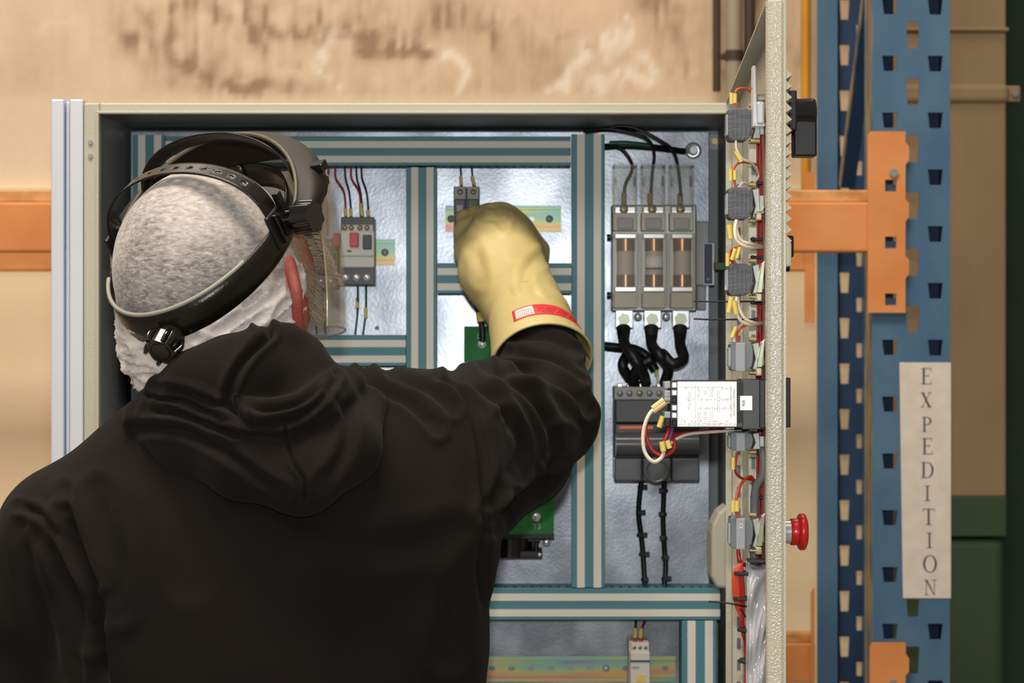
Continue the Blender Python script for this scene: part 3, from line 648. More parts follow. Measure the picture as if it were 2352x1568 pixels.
# ------------------------------------------------------------ small helpers for cabinet parts
def wire(name, label, pts, r, m, parent=None, markers=(), cat='wire', n=7, mcol='marker', group=None):
    w3 = [P(*p) for p in pts]
    if parent is None:
        t = thing(name, label, cat, w3[-1], group); MB().tube(w3, r, n=n).build('strand', M_[m], t)
    else: t = parent; t = MB().tube(w3, r, n=n).build(name, M_[m], parent)
    for (px, py, Y, dx, dy) in markers:      # sleeve marker centred there, running along (dx,dy) picture pixels
        a = P(px-dx/2, py-dy/2, Y); b = P(px+dx/2, py+dy/2, Y)
        MB().cyl(a, b, max(r*1.6, .0017), n=8).build('marker_sleeve', M_[mcol], t)
    return t
def screw(p, r, par, m='zinc', name='screw', slot=True):
    o = MB().lathe(p, (0, -1, 0), [(0, r), (.0012, r), (.0024, r*.75), (.0026, 0)], n=14).build(name, M_[m], par)
    if slot: MB().box(p+Vector((-r*.7, -.0029, -.0004)), p+Vector((r*.7, -.0024, .0004))).build('screw_slot', M_['mid_grey'], o) if False else None
    return o
Yb = 2.83
mk('bolt_green', '9fa58c', .35, metal=.4)
# ------------------------------------------------------------ motor breaker
def motor_breaker(label, x0, flip=False):
    w_ = 76; t = thing('motor_circuit_breaker', label, 'circuit breaker', P(x0+w_/2, 655, 2.87))
    B = lambda a, b, c, d, y0, y1, nm, m, bev=.0008, par=None: MB().pb(x0+a, b, x0+c, d, y0, y1).build(nm, M_[m], par or t, bevel=bev)
    B(0, 500, w_, 655, 2.845, 2.892, 'housing', 'breaker_grey')
    B(0, 498, w_, 531, 2.838, 2.85, 'upper_terminal_block', 'black')
    B(2, 516, w_-2, 531, 2.832, 2.84, 'terminal_strip', 'breaker_grey')
    B(-1, 530, w_+1, 614, 2.828, 2.85, 'front_body', 'breaker_grey', .0012)
    B(-1, 586, w_+1, 590, 2.8272, 2.83, 'green_stripe', 'green_line', 0)
    B(-1, 613, w_+1, 654, 2.834, 2.852, 'lower_terminal_block', 'black')
    b = B(20, 534, 40, 567, 2.822, 2.83, 'stop_button', 'red', .0012); b['label'] = 'red stop button'
    b = B(50, 539, 70, 572, 2.824, 2.83, 'start_button', 'dark_grey', .0012); b['label'] = 'dark grey start button'
    B(14, 574, 24, 579, 2.8274, 2.829, 'small_mark', 'mid_grey', 0)
    for i, a in enumerate((9, 24, 44, 60)): screw(P(x0+a, 523, 2.8318), .0036, t, 'brass')
    for a in (11, 36, 60): screw(P(x0+a, 637, 2.8338), .0052, t)
    return t
motor_breaker('pale grey motor breaker with red and dark buttons, right beside the clear visor', 783)
def contactor():
    t = thing('contactor', 'grey and black contactor half hidden behind the clear visor', 'contactor', P(735, 662, 2.87))
    MB().pb(700, 560, 775, 662, 2.85, 2.892).build('housing', M_['breaker_grey'], t, bevel=.001)
    MB().pb(702, 548, 774, 575, 2.835, 2.852).build('terminal_block', M_['black'], t, bevel=.001)
    MB().pb(706, 580, 770, 630, 2.835, 2.852).build('front_body', M_['mid_grey'], t, bevel=.001)
    MB().pb(702, 632, 774, 660, 2.838, 2.852).build('lower_terminal_block', M_['breaker_lgrey'], t, bevel=.001)
    for a in (716, 738, 760): screw(P(a, 561, 2.8348), .004, t, 'brass'); screw(P(a, 646, 2.8378), .004, t)
    b = MB().pb(765, 535, 781, 566, 2.825, 2.836).build('red_flag', M_['red'], t, bevel=.001)
contactor()
for i, (x, x2, m, mk_) in enumerate(((770, 794, 'wire_red', 492), (792, 806, 'wire_dark', 492), (806, 829, 'wire_red', 480), (830, 846, 'wire_dark', 495), (818, 832, 'wire_dark', 492), (754, 752, 'wire_red', 0))):
    wire('control_wire', ['dark red wire with yellow marker, leftmost going into the top of the motor breaker', 'dark wire with yellow marker, second into the top of the motor breaker', 'dark red wire with yellow marker, third into the top of the motor breaker', 'dark wire with yellow marker, rightmost into the top of the motor breaker', 'dark wire crossing behind the third wire above the motor breaker', 'thin wire nearest the visor knob above the contactor'][i],
         [(x, 383, 2.86), (x+2 if x < x2 else x, 410, 2.855), (x2-4, 440, 2.85), (x2, 480, 2.846), (x2, 514 if i < 5 else 540, 2.842)], .0014, m, markers=[(x2, mk_, 2.845, 1.5, 26)] if mk_ else ())
for i, (x, x2, k) in enumerate(((822, 816, 695), (841, 834, 718))):
    wire('control_wire', ['dark green wire with a marker below the motor breaker, left one', 'dark green wire with a marker below the motor breaker, right one'][i], [(x, 652, 2.85), (x, 690, 2.86), (x-1, 720, 2.87), (x2, 768, 2.87)], .0015, 'wire_green', markers=[(x-1, k, 2.862, 0, 24)])
for i, x in enumerate((722, 742)):
    wire('control_wire', ['thin dark wire seen through the visor, left one', 'thin dark wire seen through the visor, right one'][i], [(x, 660, 2.855), (x, 700, 2.865), (x+3, 735, 2.87), (x+6, 768, 2.87)], .0013, 'wire_dark', markers=[(x+2, 728, 2.868, 0, 20)])
# ------------------------------------------------------------ fuse base held by the glove
def fuse_base():
    t = thing('fuse_holder', 'small two module grey fuse holder gripped by the gloved fingers', 'fuse holder', P(1071, 572, 2.86))
    for i, x in enumerate((1042, 1072)):
        m = MB().pb(x, 428, x+29, 572, 2.845, 2.892).build('module', M_['breaker_lgrey'], t, bevel=.0008)
        MB().pb(x+1, 428, x+28, 458, 2.832, 2.846).build('terminal_cap', M_['breaker_lgrey'], m, bevel=.0008)
        MB().pb(x+2, 457, x+27, 530, 2.826, 2.846).build('fuse_drawer', M_['dark_grey'], m, bevel=.0012)
        MB().pb(x+6, 470, x+22, 486, 2.820, 2.828).build('pull_tab', M_['breaker_lgrey'], m, bevel=.001)
        MB().pb(x+1, 532, x+28, 571, 2.834, 2.846).build('terminal_cap', M_['breaker_lgrey'], m, bevel=.0008)
        screw(P(x+15, 441, 2.8318), .0038, m, 'brass'); screw(P(x+13, 553, 2.8338), .0045, m, 'brass')
    for i, x in enumerate((1058, 1084)):
        wire('control_wire', ['green wire with marker entering the left module above the glove', 'green wire with marker entering the right module above the glove'][i], [(x, 386, 2.86), (x+1, 400, 2.852), (x+2 if i == 0 else x+4, 432, 2.846)], .0014, 'wire_green', markers=[(x+1+2*i, 415, 2.848, 2+4*i, 22)])
fuse_base()
# ------------------------------------------------------------ green circuit board with fan
def board():
    t = thing('soft_starter', 'green circuit board unit with a black fan, behind the raised arm', 'circuit board', P(1168, 1282, 2.88))
    MB().pb(1075, 760, 1262, 1225, 2.845, 2.897).build('heatsink', M_['dark_grey'], t, bevel=.001)
    pcb = MB().pb(1066, 749, 1272, 1236, 2.838, 2.841).build('board', M_['pcb'], t)
    MB().pb(1064, 1226, 1273, 1237, 2.836, 2.846).build('lower_edge', M_['black_soft'], t, bevel=.0006)
    MB().pb(1064, 832, 1096, 866, 2.8365, 2.8385).build('metal_tab', M_['zinc'], t, bevel=.0006)
    p = P(1080, 845, 2.8362); MB().lathe(p, (0, -1, 0), [(0, .0065), (.001, .0065), (.001, .003), (0, .003)], n=18).build('ring_pad', M_['pcb'], t)
    screw(P(1080, 845, 2.836), .0026, t)
    for x, y in ((1107, 790), (1169, 790), (1233, 790), (1107, 1188), (1169, 1188), (1233, 1188)): screw(P(x, y, 2.8375), .0062, t)
    for s_, x, y in (('L1', 1104, 772), ('L2', 1168, 772), ('L3', 1233, 772), ('T1', 1104, 1209), ('T2', 1168, 1207), ('T3', 1233, 1209)): text(s_, .0105, P(x, y, 2.8376), M_['breaker_lgrey'], t)
    q = [P(1112, 832, 2.8376), P(1122, 852, 2.8376), P(1102, 852, 2.8376)]; MB().prism(q, (0, .0003, 0)).build('warning_triangle', M_['breaker_lgrey'], t)
    for (a, b, c, d) in ((1100, 1000, 1140, 1040), (1205, 1120, 1262, 1145), (1180, 880, 1240, 930), (1215, 1010, 1255, 1080)): MB().pb(a, b, c, d, 2.832, 2.839).build('component', M_['pcb'] if b == 1120 else M_['black_soft'], t, bevel=.001)
    f = MB().cyl(P(1168, 1250, 2.86)+Vector((0, 0, .010)), P(1168, 1275, 2.86)+Vector((0, 0, 0)), .034, n=32).build('fan_ring', M_['black_gloss'], t)
    MB().pb(1096, 1237, 1241, 1244, 2.838, 2.89).build('fan_frame', M_['black_soft'], t, bevel=.001)
    MB().pb(1092, 1266, 1246, 1281, 2.830, 2.89).build('fan_frame', M_['black_soft'], t, bevel=.0015)
    for x in (1098, 1165, 1240): screw(P(x, 1274, 2.8295), .0026, t)
    for x in (1104, 1232): MB().cyl(P(x, 1244, 2.842), P(x, 1266, 2.842), .003, n=10).build('fan_post', M_['black'], t)
    screw(P(1255, 1245, 2.897), .006, t)
    wire('power_cable', 'black cable with yellow marker dropping to the circuit board, left of the glove cuff', [(1084, 655, 2.86), (1092, 690, 2.85), (1100, 715, 2.84), (1108, 755, 2.836), (1108, 785, 2.836)], .0042, 'wire_black', markers=[(1106, 727, 2.83, 3, 22)], cat='cable')
board()
MB().cyl(P(866, 753, 2.8995), P(866, 753, 2.901), .003, n=12).build('drilled_hole', M_['black'], CAB)
# ------------------------------------------------------------ fuse holders
def fuses():
    t0 = thing('fuse_bank', 'grey backing frame of the three clear fuse holders with a navy label', 'fuse base', P(1500, 752, 2.885))
    MB().pb(1405, 470, 1600, 715, 2.862, 2.897).build('backing', M_['zinc_dull'], t0, bevel=.002)
    MB().pb(1596, 508, 1629, 655, 2.872, 2.897).build('side_block', M_['breaker_lgrey'], t0, bevel=.002)
    MB().pb(1600, 655, 1622, 712, 2.880, 2.897).build('side_block', M_['breaker_lgrey'], t0, bevel=.002)
    MB().pb(1615, 558, 1641, 655, 2.868, 2.873).build('label_frame', M_['breaker_grey'], t0, bevel=.001)
    MB().pb(1618, 560, 1636, 651, 2.866, 2.869).build('navy_label', M_['navy'], t0, bevel=.001)
    MB().cyl(P(1627, 641, 2.866), P(1627, 641, 2.8655), .0022, n=12).build('label_screw', M_['mid_grey'], t0)
    MB().pb(1640, 602, 1672, 620, 2.86, 2.875).build('side_tab', M_['green_paint'], t0, bevel=.001)
    for y in (545, 678): MB().cyl(P(1402, y, 2.86), P(1396, y, 2.86)+Vector((-.001, 0, 0)), .0045, n=12).build('side_pin', M_['black'], t0)
    for i, x0 in enumerate((1408, 1473, 1538)):
        nm = ['left', 'middle', 'right'][i]; w_ = 60
        t = thing('fuse_holder', f'clear cased cylindrical fuse holder, {nm} of the three beside the tall duct', 'fuse holder', P(x0+30, 752, 2.87), 'three clear fuse holders')
        B = lambda a, b, c, d, y0, y1, nm_, m, bev=.0012: MB().pb(x0+a, b, x0+c, d, y0, y1).build(nm_, M_[m], t, bevel=bev)
        # hollow clear wire guard on top
        g = MB()
        for (a, b, c, d, y0, y1) in ((0, 376, 4, 484, 2.835, 2.875), (w_-8, 376, w_-4, 484, 2.835, 2.875), (0, 376, w_-4, 381, 2.835, 2.875), (0, 376, w_-4, 484, 2.834, 2.836), (4, 404, 10, 424, 2.83, 2.84), (w_-14, 404, w_-8, 424, 2.83, 2.84)): g.pb(x0+a, b, x0+c, d, y0, y1)
        g.build('clear_guard', M_['clear_cover'], t, bevel=.0006)
        B(4, 474, w_-8, 494, 2.845, 2.865, 'terminal_clamp', 'zinc'); screw(P(x0+25, 481, 2.8448), .006, t, 'brass')
        B(0, 488, w_-4, 530, 2.842, 2.864, 'upper_jaw', 'ceramic'); B(10, 500, w_-14, 526, 2.838, 2.844, 'jaw_window', 'breaker_lgrey')
        B(4, 536, w_-6, 548, 2.836, 2.86, 'contact_clip', 'zinc'); B(4, 658, w_-6, 670, 2.836, 2.86, 'contact_clip', 'zinc')
        c0 = P(x0+29, 549, 2.846); c1 = P(x0+29, 659, 2.846)
        fz = MB().cyl(c0+Vector((0, 0, -.012)), c1+Vector((0, 0, .012)), .0115, n=24).build('fuse_body', M_['ceramic'], t)
        MB().cyl(c0, c0+Vector((0, 0, -.016)), .0122, n=24).build('end_cap', M_['fuse_cap'], fz, bevel=.001); MB().cyl(c1, c1+Vector((0, 0, .016)), .0122, n=24).build('end_cap', M_['fuse_cap'], fz, bevel=.001)
        if i == 1:
            MB().sheet(lambda u, v: c0*(1-(.36+.3*v))+c1*(.36+.3*v)+Vector((.0119*math.sin((u-.5)*2.6), -.0119*math.cos((u-.5)*2.6), 0)), 12, 2, .0003).build('paper_band', M_['white_paper'], fz)
            MB().sheet(lambda u, v: c0*(1-(.60+.04*v))+c1*(.60+.04*v)+Vector((.0121*math.sin((u-.5)*2.6), -.0121*math.cos((u-.5)*2.6), 0)), 12, 2, .0003).build('navy_band', M_['navy'], fz)
        g = MB()
        g.pb(x0-2, 534, x0+1, 706, 2.826, 2.864); g.pb(x0+w_-3, 534, x0+w_, 706, 2.826, 2.864); g.pb(x0-2, 534, x0+w_, 706, 2.825, 2.827)
        g.build('clear_case', M_['clear_cover'], t, bevel=.0008)
        B(3, 672, w_-6, 708, 2.838, 2.862, 'lower_jaw', 'ceramic')
        B(6, 712, w_-18+4, 753, 2.845, 2.86, 'terminal_plate', 'zinc'); p = P(x0+25, 733, 2.8448)
        MB().cyl(p, p+Vector((0, -.005, 0)), .0088, n=6).build('terminal_bolt', M_['bolt_green'], t, bevel=.0008)
        for dx in (-14, w_-8):
            if (i == 0 and dx < 0) or i == 2: continue
        if i < 2: screw(P(x0+57, 727, 2.862), .0055, t)
        wire('fuse_wire', f'thin black wire with a brown sleeve dropping into the {nm} fuse holder', [[(1385, 335, 2.85), (1425, 340, 2.84), (1450, 372, 2.842), (1450, 395, 2.85), (1436, 425, 2.855), (1432, 475, 2.856)], [(1340, 300, 2.84), (1400, 296, 2.83), (1480, 315, 2.83), (1502, 350, 2.84), (1498, 400, 2.85), (1493, 475, 2.856)], [(1345, 303, 2.84), (1440, 290, 2.83), (1520, 325, 2.83), (1550, 355, 2.84), (1562, 420, 2.85), (1563, 475, 2.856)]][i],
             .0022, 'wire_black', markers=[([1433, 1493, 1562][i], 456, 2.855, 0, 25)], mcol='fuse_sleeve')
mk('fuse_sleeve', 'a88a4c', .5); mk('fuse_cap', 'a8764e', .28, metal=.75, col2='8a6a50', nscale=60)
fuses()
wire('earth_cable', 'black earth cable ending in a ring lug at the top right of the plate', [(1388, 337, 2.86), (1430, 334, 2.86), (1500, 338, 2.86), (1572, 348, 2.885)], .0042, 'wire_black', cat='cable')
wire('earth_cable', 'green length of cable running beside the ring lug cable under the top wires', [(1400, 329, 2.855), (1440, 329, 2.853), (1492, 334, 2.857)], .0034, 'wire_green', cat='cable')
def lug():
    t = thing('earth_lug', 'shiny ring lug bolted to the plate near the top right corner', 'cable lug', P(1590, 360, 2.90))
    p = P(1592, 346, 2.8995); MB().lathe(p, (0, -1, 0), [(0, .0115), (.002, .0115), (.002, .004), (0, .004)], n=24).build('ring', M_['zinc'], t)
    MB().cyl(P(1566, 347, 2.893), P(1582, 346, 2.896), .004, n=12).build('barrel', M_['zinc'], t)
    MB().cyl(p, p+Vector((0, -.010, 0)), .0055, n=6).build('stud_nut', M_['zinc'], t, bevel=.0008)
lug()
# ------------------------------------------------------------ isolator
def isolator():
    t = thing('main_isolator', 'large dark grey isolator switch with an orange line, below the fuse holders', 'isolator switch', P(1508, 1106, 2.87))
    B = lambda a, b, c, d, y0, y1, nm, m, bev=.0015: MB().pb(a, b, c, d, y0, y1).build(nm, M_[m], t, bevel=bev)
    B(1412, 915, 1606, 1105, 2.835, 2.895, 'housing', 'dark_grey'); B(1411, 888, 1540, 918, 2.832, 2.885, 'terminal_strip', 'breaker_lgrey')
    B(1414, 919, 1604, 970, 2.818, 2.84, 'upper_cover', 'dark_grey'); B(1412, 972, 1606, 996, 2.822, 2.84, 'recess', 'black')
    o = B(1422, 978, 1500, 985, 2.8205, 2.823, 'orange_stripe', 'orange_line', .0004)
    MB().cyl(P(1414, 1020, 2.825), P(1604, 1020, 2.825), .0155, n=30).build('handle_bar', M_['iso_gloss'], t)
    B(1412, 1046, 1606, 1052, 2.82, 2.84, 'recess', 'black')
    for a, b in ((1411, 1474), (1477, 1541), (1544, 1607)): B(a, 1052, b, 1105, 2.815, 2.84, 'terminal_shroud', 'iso_gloss', .002)
    p = P(1508, 1080, 2.8148); MB().lathe(p, (0, -1, 0), [(0, .017), (.0015, .017), (.0015, .013), (.0005, .013)], n=28).build('round_boss', M_['iso_gloss'], t)
    for x in (1424, 1446, 1469, 1492, 1514): screw(P(x, 903, 2.8318), .0042, t, 'brass' if x in (1469,) else 'zinc_dull')
    for x in (1424, 1446, 1469, 1492, 1514): MB().pb(x-6, 880, x+6, 889, 2.845, 2.87).build('clamp_tab', M_['zinc'], t, bevel=.001)
mk('iso_gloss', '4c4f54', .22, coat=.3)
isolator()
for i, pts in enumerate(([(1432, 752, 2.845), (1435, 790, 2.82), (1462, 830, 2.80), (1478, 858, 2.82), (1484, 884, 2.85)], [(1496, 752, 2.845), (1497, 790, 2.83), (1515, 815, 2.80), (1535, 845, 2.82), (1525, 884, 2.85)],
                         [(1562, 752, 2.845), (1562, 790, 2.83), (1570, 822, 2.81), (1545, 835, 2.80), (1520, 812, 2.81), (1500, 822, 2.83), (1462, 850, 2.83), (1452, 884, 2.85)])):
    c = wire('power_cable', ['thick black cable from the left fuse holder curling down to the isolator', 'thick black cable from the middle fuse holder down to the isolator', 'thick black cable looping out below the right fuse holder'][i], pts, .0072, 'wire_black', cat='cable', n=12)
    x = pts[0][0]; MB().cyl(P(x, 752, 2.846), P(x, 775, 2.838), .0095, .0078, n=14).build('heat_shrink', M_['black_soft'], c)
wire('power_cable', 'thick black cable coming level out of the tall duct under the left fuse holder', [(1385, 794, 2.875), (1420, 798, 2.87), (1455, 801, 2.86), (1485, 818, 2.85), (1505, 850, 2.85)], .0062, 'wire_black', cat='cable', n=12)
wire('power_cable', 'thick black cable bulging left of the crossing cables above the isolator', [(1450, 800, 2.86), (1430, 835, 2.83), (1442, 862, 2.84), (1462, 886, 2.85)], .0068, 'wire_black', cat='cable', n=12)
wire('control_wire', 'small wire with yellow sleeve beside the crossing black cables', [(1507, 830, 2.85), (1509, 855, 2.85), (1512, 888, 2.85)], .0016, 'wire_white', markers=[(1508, 855, 2.85, 1, 14)])
for i, (x, pts, ties) in enumerate(((1470, [(1473, 1104, 2.86), (1468, 1150, 2.865), (1467, 1185, 2.868), (1474, 1240, 2.872), (1478, 1290, 2.872), (1481, 1342, 2.87)], ((1473, 1118, 8), (1469, 1176, 8), (1471, 1228, 10), (1476, 1272, 10), (1481, 1330, 2))),
                                    (1526, [(1526, 1104, 2.86), (1524, 1150, 2.865), (1523, 1200, 2.868), (1526, 1260, 2.872), (1529, 1300, 2.872), (1526, 1342, 2.87)], ((1526, 1126, -6), (1523, 1180, -4), (1524, 1235, -3), (1528, 1280, 2), (1528, 1328, 8))))):
    t = wire('tied_cable', ['black tied cable hanging from the isolator to the lowest duct, left one', 'black tied cable hanging from the isolator to the lowest duct, right one'][i], pts, .0036, 'wire_black', cat='cable', n=10)
    for a, b, dx in ties:
        m = MB().cyl(P(a, b-3, 2.864), P(a, b+3, 2.864), .0052, n=12); q = P(a+dx, b, 2.860); m.box(q-Vector((.0035, .003, .003)), q+Vector((.0035, .003, .003))); m.build('cable_tie', M_['black_soft'], t, bevel=.0006)
# ------------------------------------------------------------ bottom breaker
def bottom_breaker():
    t = thing('circuit_breaker', 'narrow pale grey breaker with a blue line on the bottom rail', 'circuit breaker', P(1469, 1625, 2.87))
    B = lambda a, b, c, d, y0, y1, nm, m, bev=.0008: MB().pb(a, b, c, d, y0, y1).build(nm, M_[m], t, bevel=bev)
    B(1445, 1471, 1490, 1625, 2.845, 2.891, 'housing', 'breaker_grey'); B(1450, 1476, 1491, 1498, 2.832, 2.846, 'terminal_face', 'breaker_grey'); B(1448, 1498, 1493, 1600, 2.824, 2.846, 'front_body', 'breaker_grey', .0012)
    B(1448, 1516, 1493, 1520, 2.8232, 2.825, 'blue_line', 'navy', 0); b = B(1461, 1549, 1483, 1566, 2.8232, 2.825, 'yellow_label', 'marker', 0); B(1452, 1530, 1468, 1534, 2.8234, 2.825, 'small_mark', 'breaker_lgrey', 0)
    for x in (1457, 1470, 1483): MB().cyl(P(x, 1487, 2.8318), P(x, 1487, 2.833), .0026, n=12).build('screw_well', M_['dark_grey'], t)
    for i, x in enumerate((1459, 1472)):
        wire('control_wire', ['brown wire with yellow sleeve into the bottom breaker, left one', 'red wire with yellow sleeve into the bottom breaker, right one'][i], [(x+2+8*i, 1424, 2.86), (x+1+3*i, 1440, 2.853), (x, 1476, 2.845)], .0018, 'wire_red' if i else 'wire_dark', markers=[(x, 1453, 2.848, -1, 22)])
        MB().cyl(P(x, 1466, 2.846), P(x, 1476, 2.845), .0028, n=8).build('red_ferrule', M_['wire_red'], t)
bottom_breaker()
# ------------------------------------------------------------ things mounted on the door
def sx(x, Y): return P(x, 0, Y).x
def rotary():
    t = thing('rotary_handle', 'black rotary switch handle on the outside of the cabinet door', 'switch handle', P(1845, 360, 2.05))
    xa = D(.25, 0, 0).x
    a = P(1808, 215, 2.05); b = P(1821, 305, 2.05)
    MB().box((xa-.0005, 2.02, b.z), (b.x, 2.085, a.z)).build('mounting_plate', M_['black_soft'], t, bevel=.0015)
    c = P(1822, 262, 2.055); d = P(1872, 258, 2.055)
    MB().lathe((b.x, 2.055, c.z), (1, 0, 0), [(0, .0145), (.001, .0152), (.004, .0152), (.005, .0146), (.019, .0150), (.0215, .0142), (.0222, .012), (.0222, 0)], n=36).build('knob_drum', M_['black_gloss'], t)
    MB().box((b.x+.0005, 2.043, P(0, 360, 2.05).z), (b.x+.0222, 2.067, c.z)).build('handle_grip', M_['black'], t, bevel=.002, seg=3)
rotary()
def estop():
    t = thing('emergency_button', 'red mushroom emergency stop button on the outer side of the door', 'stop button', P(1832, 1265, 2.1))
    Y = 2.1; x0 = D(.27, 0, 0).x; z = P(0, 1221, Y).z; k = Y/F
    MB().cyl((x0-.001, Y, z), (P(1816, 0, Y).x, Y, z), 27*k, n=30).build('chrome_collar', M_['zinc'], t, bevel=.0008)
    q = P(1815, 0, Y).x; MB().lathe((q, Y, z), (1, 0, 0), [(0, 29*k), (.001, 31*k), (.0085, 31*k), (.0095, 30*k)], n=32).build('neck', M_['red_btn'], t)
    h = .0092
    MB().lathe((q, Y, z), (1, 0, 0), [(h-.002, 28*k), (h-.0015, 38*k), (h+.0002, 42*k), (h+.0035, 42.5*k), (h+.0055, 40*k), (h+.0072, 30*k), (h+.0080, 15*k), (h+.0082, 0)], n=40).build('mushroom_head', M_['red_btn'], t)
estop()
def selector():
    t = thing('selector_switch', 'small black switch edge poking out of the door below the grille', 'switch', P(1812, 590, 2.1))
    x0 = D(.27, 0, 0).x; MB().box((x0-.0005, 2.085, P(0, 592, 2.1).z), (P(1819, 0, 2.1).x, 2.115, P(0, 542, 2.1).z)).build('bezel', M_['black_soft'], t, bevel=.002); MB().cyl((x0, 2.1, P(0, 612, 2.1).z), (P(1813, 0, 2.1).x, 2.1, P(0, 612, 2.1).z), .005, n=16).build('lamp', M_['navy'], t)
selector()
# ---- panel controller
def controller():
    t = thing('panel_controller', 'black panel controller with a white wiring label, jutting from the inside of the door', 'controller', P(1650, 985, 2.1))
    Y = 2.075; Y2 = 2.123
    B = lambda a, b, c, d, y0, y1, nm, m, bev=.0006, par=None: MB().pb(a, b, c, d, y0, y1).build(nm, M_[m], par or t, bevel=bev)
    B(1555, 874, 1735, 982, Y, Y2, 'housing', 'black')
    B(1705, 872, 1760, 986, Y-.001, Y2+.001, 'front_sleeve', 'dark_grey', .001); B(1744, 872, 1768, 984, Y-.002, Y2+.002, 'sleeve_collar', 'black', .001)
    xo = D(.27, 0, 0).x; MB().box((xo-.0005, 2.072, P(0, 981, 2.075).z), (P(1815, 0, 2.075).x, 2.13, P(0, 867, 2.075).z)).build('front_bezel', M_['black'], t, bevel=.001)
    lab = B(1556, 876, 1692, 979, Y-.0006, Y, 'white_label', 'label_white', 0); lab['label'] = 'white wiring label with grey print'
    for y in (878, 945):
        for k in range(6): B(1694+k*3.6, y, 1695.8+k*3.6, y+30, Y-.0009, Y, 'vent_rib', 'black_gloss', 0)
    s = B(1700, 909, 1728, 942, Y-.0016, Y-.0009, 'sticker', 'label_white', .0003); text('NX', .0042, P(1708, 925, Y-.0017), M_['ink'], s, roll=math.pi/2)
    Yl = Y-.0007
    text('ER CONDUCTORS (EXCEPT ON I/C INPUT)', .0034, P(1642, 974, Yl), M_['ink_pale'], lab, sx=.80)
    text('FIELD WIRING TERMINAL', .0026, P(1686, 922, Yl), M_['ink_pale'], lab, roll=math.pi/2, sx=.9); text('USE COPPER CONDUCTORS', .0026, P(1679, 922, Yl), M_['ink_pale'], lab, roll=math.pi/2, sx=.9)
    pr = MB(); R = random.Random(3)
    def rect(x0, y0, x1, y1, w_=.7):
        for (a, b, c, d) in ((x0, y0, x1, y0+w_), (x0, y1-w_, x1, y1), (x0, y0, x0+w_, y1), (x1-w_, y0, x1, y1)): pr.pb(a, b, c, d, Yl, Yl+.0003)
    for x, y in ((1584, 903), (1584, 912), (1584, 921), (1584, 930), (1605, 898), (1620, 902), (1634, 898), (1605, 908), (1634, 908), (1650, 902), (1650, 912), (1650, 922), (1650, 932), (1650, 942), (1606, 950), (1620, 950), (1634, 950), (1606, 960), (1620, 960), (1634, 960)): rect(x-3, y-3, x+3, y+3)
    for x in range(1572, 1672, 3):
        for y in (890, 916, 936, 966):
            if R.random() < .45: pr.pb(x, y+R.uniform(-2, 2), x+1.6, y+R.uniform(2.5, 4), Yl, Yl+.0003)
    pr.pb(1560, 888, 1660, 888.8, Yl, Yl+.0003); pr.pb(1596, 884, 1596.7, 972, Yl, Yl+.0003)
    tri = [P(1568, 962, Yl), P(1575, 974, Yl), P(1561, 974, Yl)]; 
    pr.tube([tri[0], tri[1]], .00018, n=4, sm=False); pr.tube([tri[1], tri[2]], .00018, n=4, sm=False); pr.tube([tri[2], tri[0]], .00018, n=4, sm=False)
    tag(pr.build('printed_diagram', M_['ink_pale'], lab), kind='stuff')
    tb = B(1540, 875, 1556, 981, Y+.002, Y2-.002, 'terminal_housing', 'black_soft')
    for k in range(6):
        y = 878+k*17.3; B(1543, y, 1555, y+13, Y, Y+.01, 'terminal', 'zinc' if k not in (2, 5) else 'black_gloss', .0008)
    for y in (876, 896, 911, 945): B(1526, y, 1541, y+(16 if y != 911 else 10), Y+.004, Y+.03, 'terminal_cover', 'clear_block', .0012)
    B(1526, 958, 1541, 980, Y+.004, Y+.03, 'terminal_cover', 'black_gloss', .0012)
controller()
YD = 2.10
def contact_block(y0, y1, m, x0=1673, x1=1728, what='', Y=2.088, name='contact_block', shell=False):
    t = thing(name, what, 'contact block', P((x0+x1)/2, y1, Y), 'switch blocks on the inside of the door')
    a = MB(); n = 8; cx = x1; pts = []
    for (fx, fy) in ((0, .08), (.03, .02), (.12, 0), (.70, 0), (.95, .1), (1., .28), (1.0, .55), (.93, .85), (.72, 1), (.1, 1), (.02, .93), (0, .8)): pts.append(P(x0+(x1-x0)*fx, y0+(y1-y0)*fy, Y))
    a.prism(pts, (0, .028, 0)).build('block_body', M_[m], t, bevel=.001)
    w_ = x1-x0; h = y1-y0
    MB().pb(x0-5, y0+h*.2, x0+2, y0+h*.85, Y+.004, Y+.02).build('side_ribs', M_['clear_block'], t, bevel=.001)
    if shell:
        c = MB().pb(x0+13, y0+2, x0+34, y1+2, Y-.003, Y+.002).build('clear_cover', M_['clear_block'], t, bevel=.001)
        if y0 > 1100: text('CE', .0046, P(x0+24, y0+20, Y-.0033), M_['white_paper'], c, roll=-math.pi/2)
    else:
        for k in range(5): MB().pb(x0+4+k*10, y0+4, x0+10+k*10, y1-5, Y-.0007, Y+.001).build('face_rib', M_[m], t, bevel=.0004)
    # metal mounting collar back to the door
    xd = D((Y-1.83), .002, 0).x
    MB().prism([P(x1-2, y0+h*.08, Y+.003), P(x1+14, y0+h*.02, Y+.003), P(x1+17, y0+h*.95, Y+.003), P(x1-2, y0+h*.95, Y+.003), P(x1+5, y0+h*.6, Y+.003)], (0, .02, 0)).build('collar', M_['zinc_dull'], t, bevel=.0008)
    MB().box((P(x1+12, 0, Y).x, Y+.006, P(0, y0+h*.8, Y).z), (xd, Y+.022, P(0, y0+h*.25, Y).z)).build('threaded_neck', M_['zinc_dull'], t)
    for yy in (y0-6, y1+4): 
        p = P(x1-10, yy, Y+.008); MB().cyl(p, p+Vector((.007, 0, 0)), .0022, n=10).build('terminal_screw', M_['brass'], t)
